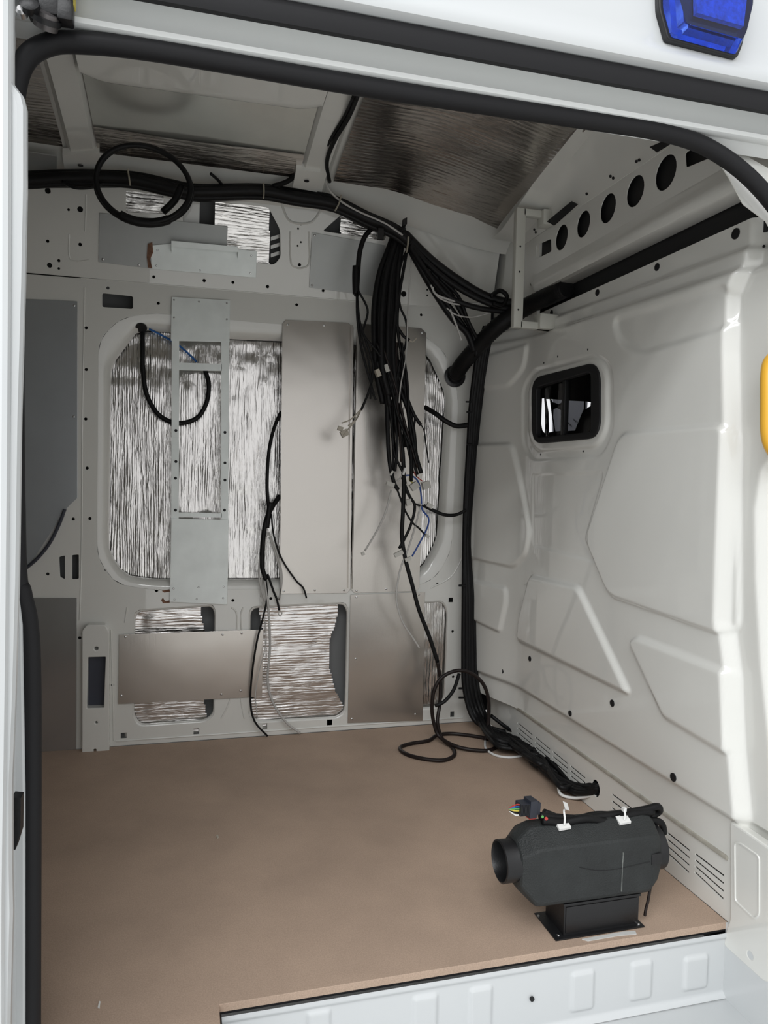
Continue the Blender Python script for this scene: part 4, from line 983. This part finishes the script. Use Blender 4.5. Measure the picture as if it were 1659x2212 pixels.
# hanging loom
hl = thing('hanging_loom', 'dense bunch of black cables hanging in front of the aluminium panel', 'cable harness', onY(870, 1240, 1.45))
YH = 1.47
rnd = random.Random(5)
tops = [-28, -22, -16, -10, -4, 3, 9, 15, -13, 0, 6, -19]
for k, o_ in enumerate(tops):
    e = o_ * 0.9
    cable(hl, [(866 + o_ * .35, 492), (858 + o_ * .6, 535), (846 + o_ * .9, 590), (840 + o_ * 1.1, 660), (836 + o_ + rnd.uniform(-2, 2), 730), (838 + o_ * .9, 800), (850 + o_ * .8, 850 + rnd.uniform(0, 30))], 0.0150 - 0.001 * (k % 4), Y=YH + rnd.uniform(-.02, .02))
for pts, r, mt in [
    ([(815, 780), (824, 820), (836, 870), (838, 960), (843, 1010), (852, 1045), (860, 1058)], .009, 'cable'),
    ([(835, 800), (850, 850), (853, 900), (858, 960), (853, 1018)], .007, 'cable'),
    ([(845, 800), (858, 860), (862, 920), (870, 980), (872, 1050), (870, 1110), (868, 1160), (876, 1210), (890, 1262), (905, 1318), (926, 1372), (945, 1430)], .0095, 'cable'),
    ([(850, 810), (875, 868), (893, 930), (898, 980), (910, 1022)], .010, 'cable'),
    ([(855, 800), (872, 840), (893, 893), (909, 918)], .008, 'cable'),
    ([(908, 916), (916, 930), (920, 960), (926, 1000)], .003, 'cable'),
    ([(862, 830), (880, 880), (890, 900), (884, 940), (878, 960)], .005, 'cable'),
    ([(868, 1030), (884, 1070), (896, 1095), (885, 1140), (862, 1185)], .0065, 'cable'),
    ([(866, 840), (860, 872), (868, 920), (866, 960), (872, 1000), (868, 1028), (852, 1044)], .004, 'cable_grey'),
    ([(872, 880), (866, 930), (872, 990), (876, 1030)], .0035, 'cable_grey'),
    ([(868, 900), (880, 960), (892, 1000), (900, 1030)], .0035, 'cable_brown'),
    ([(876, 1027), (890, 1028), (904, 1042), (910, 1072), (912, 1100), (926, 1120), (922, 1142), (908, 1170), (890, 1202)], .0038, 'cable_blue'),
    ([(845, 1058), (832, 1108), (812, 1150), (788, 1190)], .0042, 'cable_grey'),
    ([(875, 1058), (890, 1082), (905, 1092), (922, 1092)], .004, 'cable'),
    ([(856, 1052), (868, 1085), (876, 1105), (890, 1128), (906, 1142), (918, 1155)], .0045, 'cable'),
    ([(910, 1088), (896, 1140), (880, 1190), (864, 1232), (856, 1290), (868, 1340), (892, 1378), (906, 1400)], .0042, 'cable_grey'),
    ([(840, 740), (842, 800), (858, 880), (872, 930), (884, 980), (892, 1022)], .006, 'cable'),
    ([(848, 820), (858, 890), (880, 950), (890, 985), (902, 1025)], .006, 'cable'),
    ([(840, 850), (846, 920), (852, 980), (870, 1020), (876, 1045)], .006, 'cable'),
    ([(872, 840), (884, 870), (896, 900), (893, 925)], .005, 'cable'),
    ([(893, 1018), (899, 1028), (908, 1036), (914, 1040)], .0025, 'cable_red'),
    ([(888, 1020), (884, 1036), (894, 1044)], .0025, 'cable_yellow')]:
    cable(hl, pts, r, mt, Y=YH - .01)
for k in range(14):
    x0 = rnd.uniform(812, 868); x1 = rnd.uniform(846, 905); y1 = rnd.uniform(930, 1045); xm = x0 + (x1 - x0) * .35 + rnd.uniform(-6, 6)
    cable(hl, [(x0, 740), (xm, 830 + rnd.uniform(-15, 15)), ((xm + x1) / 2 + rnd.uniform(-8, 8), (830 + y1) / 2), (x1, y1)], rnd.choice([.004, .005, .006, .008]), rnd.choice(['cable', 'cable', 'cable', 'cable_brown']), Y=YH + rnd.uniform(-.03, .02))
# right-hand strands near the top
cable(hl, [(884, 530), (868, 565), (860, 610), (864, 660), (876, 690), (879, 720), (874, 752), (864, 780), (856, 830)], .005, Y=1.45)
cable(hl, [(880, 535), (872, 580), (862, 640), (858, 700), (866, 760)], .007, Y=1.45)
cable(hl, [(855, 700), (870, 724), (884, 735)], .007, Y=1.45)
cable(hl, [(884, 735), (892, 738), (900, 730)], .003, 'nylon_tan', Y=1.45)
cable(hl, [(888, 560), (884, 620), (880, 690), (878, 760), (866, 830), (862, 870)], .003, 'cable_grey', Y=1.44)
# left-hand strands
cable(hl, [(805, 492), (788, 512), (777, 545), (773, 590), (770, 640)], .011, Y=1.45)
cable(hl, [(769, 575), (768, 600), (769, 635)], .016, Y=1.45, name='tape_wrap')
for pts, r in [([(771, 630), (776, 690), (788, 730), (802, 772), (806, 800), (798, 842), (780, 886)], .0055), ([(771, 630), (772, 690), (782, 760), (798, 818), (806, 850), (812, 864)], .0055), ([(775, 630), (794, 668), (788, 700), (782, 716)], .005),
               ([(778, 700), (790, 730), (812, 756), (822, 770)], .005), ([(776, 690), (784, 740), (796, 780), (802, 830), (800, 862)], .004)]:
    cable(hl, pts, r, Y=1.44)
for k, pts in enumerate([[(780, 884), (770, 905), (752, 920)], [(780, 884), (768, 908), (748, 932)], [(779, 886), (764, 912), (742, 940)], [(778, 886), (758, 906), (738, 914)]]):
    cable(hl, pts, .003, 'nylon_tan', Y=1.44)
for (x, y, w, h, a, mt) in [(744, 936, .014, .012, .5, 'nylon_tan'), (735, 926, .010, .008, -.3, 'nylon_tan'), (843, 1046, .016, .008, -.25, 'nylon'), (895, 1050, .016, .013, .6, 'nylon'), (920, 1048, .015, .014, .3, 'nylon'), (882, 1085, .010, .012, .2, 'nylon'),
                            (928, 1092, .012, .008, -.5, 'nylon'), (784, 1196, .006, .006, .4, 'nylon'), (861, 1196, .018, .008, .45, 'nylon'), (881, 1208, .012, .007, .3, 'nylon'), (923, 1158, .008, .006, -.5, 'nylon'), (816, 806, .008, .014, .4, 'nylon_tan'), (834, 796, .008, .014, .4, 'nylon'), (846, 1022, .010, .004, 1.0, 'nylon'), (872, 1018, .004, .014, -.3, 'cable_white')]:
    conn(hl, x, y, YH - .02, w * 1.15, h * 1.15, a, mt)
# long cable that reaches the floor and coils there
fc = thing('floor_cable', 'long black cable falling in loops onto the floor by the corner', 'cable', onZ(940, 1630, 0))
MB().tube(mixed([(945, 1430, 'y', 1.46), (951, 1470, 'y', 1.46), (950, 1520, 'y', 1.45), (945, 1560, 'y', 1.42), (955, 1595, 'z', .02), (975, 1612, 'z', .008), (982, 1630, 'z', .008), (960, 1642, 'z', .008), (920, 1640, 'z', .008), (880, 1630, 'z', .008), (864, 1616, 'z', .008), (885, 1607, 'z', .008), (925, 1600, 'z', .008), (945, 1588, 'z', .012), (980, 1585, 'z', .008), (1040, 1593, 'z', .008), (1072, 1603, 'z', .008), (1070, 1615, 'z', .008), (1045, 1622, 'z', .008), (990, 1614, 'z', .016), (950, 1592, 'z', .035), (938, 1565, 'y', 1.40), (933, 1530, 'y', 1.40), (938, 1490, 'y', 1.40), (955, 1463, 'y', 1.40), (985, 1449, 'y', 1.40), (1015, 1453, 'y', 1.40), (1042, 1475, 'y', 1.40), (1055, 1510, 'y', 1.40), (1055, 1560, 'y', 1.40), (1049, 1598, 'y', 1.38)]), .0085, 8, 6).build('cable_run', 'cable_brown', fc, 'all')
MB().tube([onY(x, y, 1.43) for x, y in [(940, 1525), (960, 1515), (980, 1490), (992, 1455)]], .0085, 8, 5).build('cable_tail', 'cable', fc, 'all')

# left wire bunch beside the tall panel
wb = thing('wire_bunch', 'thin bunch of black and grey wires hanging beside the tall aluminium panel', 'cable harness', onY(575, 1590, 1.60))
for pts, r, mt in [([(607, 890, 1.66), (592, 925, 1.63), (581, 975), (577, 1040), (579, 1085), (584, 1110)], .008, 'cable'),
                   ([(604, 1072, 1.66), (588, 1095, 1.63), (574, 1128), (567, 1180), (566, 1222), (574, 1252)], .011, 'cable'),
                   ([(584, 1105), (572, 1130), (569, 1180), (569, 1225)], .007, 'cable'),
                   ([(573, 1245), (577, 1288), (569, 1330), (555, 1385), (545, 1450), (541, 1515), (550, 1558), (578, 1590)], .0045, 'cable'),
                   ([(586, 1110), (592, 1160), (610, 1210), (640, 1255), (655, 1270), (662, 1292)], .004, 'cable'),
                   ([(580, 1150), (600, 1200), (609, 1250), (602, 1296)], .0042, 'cable_grey'), ([(578, 1150), (562, 1200), (560, 1250), (572, 1300)], .0042, 'cable_grey'),
                   ([(582, 1160), (604, 1230), (606, 1280), (600, 1300)], .0042, 'cable_grey'), ([(576, 1150), (566, 1230), (563, 1290)], .003, 'cable_grey'),
                   ([(578, 1240), (590, 1275), (598, 1295), (603, 1318)], .005, 'cable'),
                   ([(572, 1255), (580, 1320), (583, 1400), (578, 1470), (590, 1518), (618, 1560), (648, 1583)], .0055, 'cable_grey'),
                   ([(565, 1300), (575, 1380), (560, 1450), (552, 1500), (556, 1550)], .002, 'cable_grey')]:
    cable(wb, pts, r, mt, Y=1.605)
MB().tube([onY(x, y, 1.60) for x, y in [(605, 1319), (609, 1325), (605, 1331), (601, 1325)]], .0025, 6, 3, close=True).build('ring_terminal', 'nylon', wb)
cable(wb, [(584, 1085), (580, 1110), (576, 1140)], .012, 'cable', Y=1.605, name='tape_wrap')

# hose in the window recess, blue cable
wh = thing('looped_hose', 'black hose hanging in a U shape behind the ladder bracket', 'hose', onY(392, 916, 1.665))
MB().tube([onY(x, y, Y) for x, y, Y in [(308, 706, 1.70), (308, 740, 1.675), (309, 800, 1.67), (318, 855, 1.668), (345, 898, 1.667), (385, 914, 1.667), (425, 903, 1.667), (446, 870, 1.667), (451, 830, 1.668), (443, 800, 1.672)]], .010, 10, 6).build('hose_body', 'cable', wh, 'all')
MB().lathe(onY(305, 708, 1.668), (0, -0.6, -0.8), [(-.004, .024), (.004, .024)], 18).build('grommet_ring', 'grommet', wh)
tag(MB().tube([onY(x, y, 1.668) for x, y in [(322, 711), (345, 722), (380, 742), (405, 762), (425, 782)]], .0045, 7, 5).build('blue_cable', 'cable_lightblue', None, 'all'), 'thin blue cable running behind the top of the ladder bracket', 'cable')

# ================================================================== HEATER
he = thing('air_heater', 'black air heater on a black base box near the door edge', 'heater', (1.05, 0.06, 0.0))
MB().box((0.930, 0.0, 0.0005), (1.193, 0.122, 0.004), 0.0005).build('base_flange', 'black_plastic', he)
for (x, y) in [(1163, 1979), (1206, 2021), (1379, 1997)]:
    p = onZ(x, y, 0.004); screw(he, (p[0], p[1], 0.004), (0, 0, 1), 0.004)
# open duct box
bx = [(0.958, 0.012), (1.180, 0.012), (1.180, 0.110), (0.958, 0.110)]
bi = [(0.966, 0.020), (1.172, 0.020), (1.172, 0.102), (0.966, 0.102)]
v = [(x, y, 0.004) for x, y in bx] + [(x, y, 0.088) for x, y in bx]
MB().add(v, [(0, 1, 5, 4), (1, 2, 6, 5), (2, 3, 7, 6), (3, 0, 4, 7), (4, 5, 6, 7)]).build('base_box', 'black_plastic', he, False)
MB().box((0.963, 0.0095, 0.010), (1.175, 0.0125, 0.080), 0.001).build('box_face', 'black_plastic', he)
MB().box((0.955, 0.008, 0.083), (1.184, 0.114, 0.090), 0.001).build('box_rim', 'black_plastic', he)
# shell: stations along X with an eight-sided section
def sect(x, yc, hw, zb, zt, ct, cb2, inset=0.0):
    """cross-section: flat sides, chamfered top (ct) and bottom (cb2)"""
    return [(x, yc - hw + cb2[0], zb), (x, yc - hw, zb + cb2[1]), (x, yc - hw, zt - ct[1]), (x, yc - hw + ct[0], zt), (x, yc + hw - ct[0], zt), (x, yc + hw, zt - ct[1]), (x, yc + hw, zb + cb2[1]), (x, yc + hw - cb2[0], zb)]
yc = 0.072
T_, B_ = (.055, .038), (.008, .010)
stn = [sect(0.836, yc, 0.052, 0.128, 0.250, (.034, .030), (.02, .02)), sect(0.872, yc, 0.072, 0.095, 0.282, T_, B_), sect(0.885, yc, 0.0725, 0.093, 0.285, T_, B_),
       sect(1.205, yc, 0.0725, 0.091, 0.285, T_, B_), sect(1.232, yc, 0.068, 0.108, 0.278, (.05, .04), (.014, .02)), sect(1.246, yc, 0.058, 0.122, 0.260, (.036, .040), (.02, .03))]
bm = bmesh.new(); rows = [[bm.verts.new(p) for p in s] for s in stn]
for i in range(len(rows) - 1):
    for k in range(8): bm.faces.new((rows[i][k], rows[i][(k + 1) % 8], rows[i + 1][(k + 1) % 8], rows[i + 1][k]))
bm.faces.new(rows[0][::-1]); bm.faces.new(rows[-1]); bmesh.ops.recalc_face_normals(bm, faces=bm.faces)
bmesh.ops.bevel(bm, geom=[e for e in bm.edges], offset=0.004, segments=1, affect='EDGES', profile=0.5)
bm.verts.index_update()
shell = mk('shell', [q.co[:] for q in bm.verts], [[q.index for q in f.verts] for f in bm.faces], 'heater_shell', he, 12); bm.free()
# seam groove and scuffs on the shell
MB().tube([(0.99, yc - 0.0727, 0.19), (1.04, yc - 0.0727, 0.176), (1.10, yc - 0.0727, 0.172), (1.20, yc - 0.0727, 0.180)], .0010, 5, 4).build('shell_seam', 'black', shell)
MB().tube([(1.118, yc - 0.0730, 0.215), (1.117, yc - 0.0730, 0.16), (1.117, yc - 0.0730, 0.11)], [.0016, .0012, .0018], 5, 4).build('scuff', 'shell_scuff', shell)
# inlet ring and outlet ring
MB().lathe((0.845, yc, 0.190), (-1, 0, 0), [(0, .056), (.012, .053), (.046, .054), (.048, .050), (.040, .047), (.010, .046), (.006, .010)], 36).build('inlet_ring', 'black_plastic', he)
MB().lathe((1.24, yc, 0.180), (1, 0, 0), [(0, .058), (.010, .060), (.030, .060), (.033, .055), (.020, .050), (.006, .010)], 36).build('outlet_ring', 'black_plastic', he)
MB().box((1.205, yc - 0.074, 0.17), (1.236, yc - 0.05, 0.20), .002).build('side_clip', 'black_plastic', he)
# wires under the right end
MB().tube([onY(x, y, .02) for x, y in [(1405, 1915), (1400, 1945), (1395, 1965), (1393, 1978)]], .004, 6, 4).build('drip_tube', 'cable_brown', he)
# harness on top
HY = yc - 0.005
def hp(x, y, dyv=0.0): return onY(x, y, HY + dyv)
hn = MB().tube([hp(1166, 1762), (hp(1200, 1765)), hp(1250, 1768), hp(1300, 1763), hp(1350, 1756), hp(1395, 1748), hp(1420, 1742), hp(1424, 1752, .01), hp(1405, 1763, .02), hp(1370, 1768, .02)], .010, 9, 6).build('harness', 'cable', he, 'all')
MB().tube([hp(1172, 1772, -.012), hp(1215, 1776, -.012), hp(1265, 1768, -.016), hp(1310, 1774, -.01), hp(1360, 1760, -.008), hp(1410, 1752, 0)], .011, 9, 6).build('harness_strand', 'cable', hn, 'all')
MB().tube([hp(1175, 1755, .014), hp(1230, 1772, .012), hp(1290, 1760, .012), hp(1350, 1764, .012), hp(1400, 1770, .012), hp(1428, 1778, .01), hp(1434, 1800, .01)], .010, 9, 6).build('harness_strand', 'cable', hn, 'all')
MB().lathe(hp(1180, 1768, -.022), (-0.5, -1, 0.2), [(0, .0045), (.002, .0045)], 10).build('wire_end', 'cable_red', hn)
MB().lathe(hp(1172, 1764, -.020), (-0.5, -1, 0.2), [(0, .0035), (.002, .0035)], 10).build('wire_end', 'cable_green', hn)
for x, y0, y1, tg in ((1218, 1752, 1782, True), (1348, 1747, 1770, False)):
    a = hp(x, y0, -.02); b = hp(x + 1, y1, -.03)
    MB().tube([hp(x + 2, y0 - 3, .02), a, (a + b) / 2 + np.array([0, -.004, 0]), b], .0028, 6, 4).build('tie_strap', 'white_plastic', he)
    MB().obox(b + np.array([0, 0.006, -0.004]), (.017, 0, .001), (0, .011, 0.005), (0, -.001, .003)).build('tie_mount', 'white_plastic', he, False)
    if tg: MB().obox(hp(x + 5, 1741, .002), (.010, .006, -.006), (0, .001, 0), (-.004, 0, .011)).build('tie_tail', 'white_plastic', he, False)
    else: MB().obox(hp(x, 1748, -.015), (.005, 0, 0), (0, .005, 0), (0, 0, .005)).build('tie_head', 'white_plastic', he, False)
# multi-pin connector with coloured wires
c0 = hp(1140, 1744, .01); ux = np.array([.985, .1, -.06]); uz = np.array([.06, 0, .985]); uy = np.array([-.1, .985, 0])
pc = MB().obox(c0, ux * .030, uy * .015, uz * .016).build('plug_body', 'connector', he, False)
MB().obox(c0 + ux * .008, ux * .011, uy * .018, uz * .023).build('plug_clamp', 'connector', pc, False)
MB().obox(c0 + ux * .008 - uz * .024, ux * .010, uy * .016, uz * .002).build('plug_lock', 'cable_red', pc, False)
for k in range(7): MB().obox(c0 - ux * .030 + ux * .004 * k - uy * .0155, ux * .0010, uy * .0012, uz * .015).build('plug_rib', 'black_plastic', pc, False)
for k, mt in enumerate(['cable_red', 'cable_lightblue', 'cable_green', 'cable_yellow', 'cable', 'cable_white']):
    a = c0 - ux * .033 + uz * (.014 - .0055 * k) - uy * .010
    MB().tube([a, a - ux * .010 + uz * .001, c0 - ux * .055 + uz * (.004 - .002 * k)], .0018, 6, 4).build('wire', mt, pc)

# sealant smear, wood chips, screws on the floor
q = FLOOR.loop([(1257, 2030), (1300, 2022), (1345, 2014), (1372, 2012), (1375, 2019), (1340, 2022), (1310, 2027), (1270, 2034)])
tag(MB().prism(q, FLOOR, 0.0003, 0.0022).build('sealant_smear', 'sealant', None, False), 'pale grey sealant smear squeezed out under the heater base', 'sealant')
q = FLOOR.loop([(211, 2178), (214, 2164), (217, 2165), (215, 2180)])
tag(MB().prism(q, FLOOR, 0.0003, 0.002).build('wire_scrap', 'cable_white', None, False), 'tiny white wire scrap lying on the floor at lower left', 'scrap')
q = FLOOR.loop([(467, 1806), (471, 1804), (473, 1810), (469, 1812)])
tag(MB().prism(q, FLOOR, 0.0003, 0.002).build('wood_chip', 'nylon_tan', None, False), 'tiny pale chip lying in the middle of the floor', 'scrap')
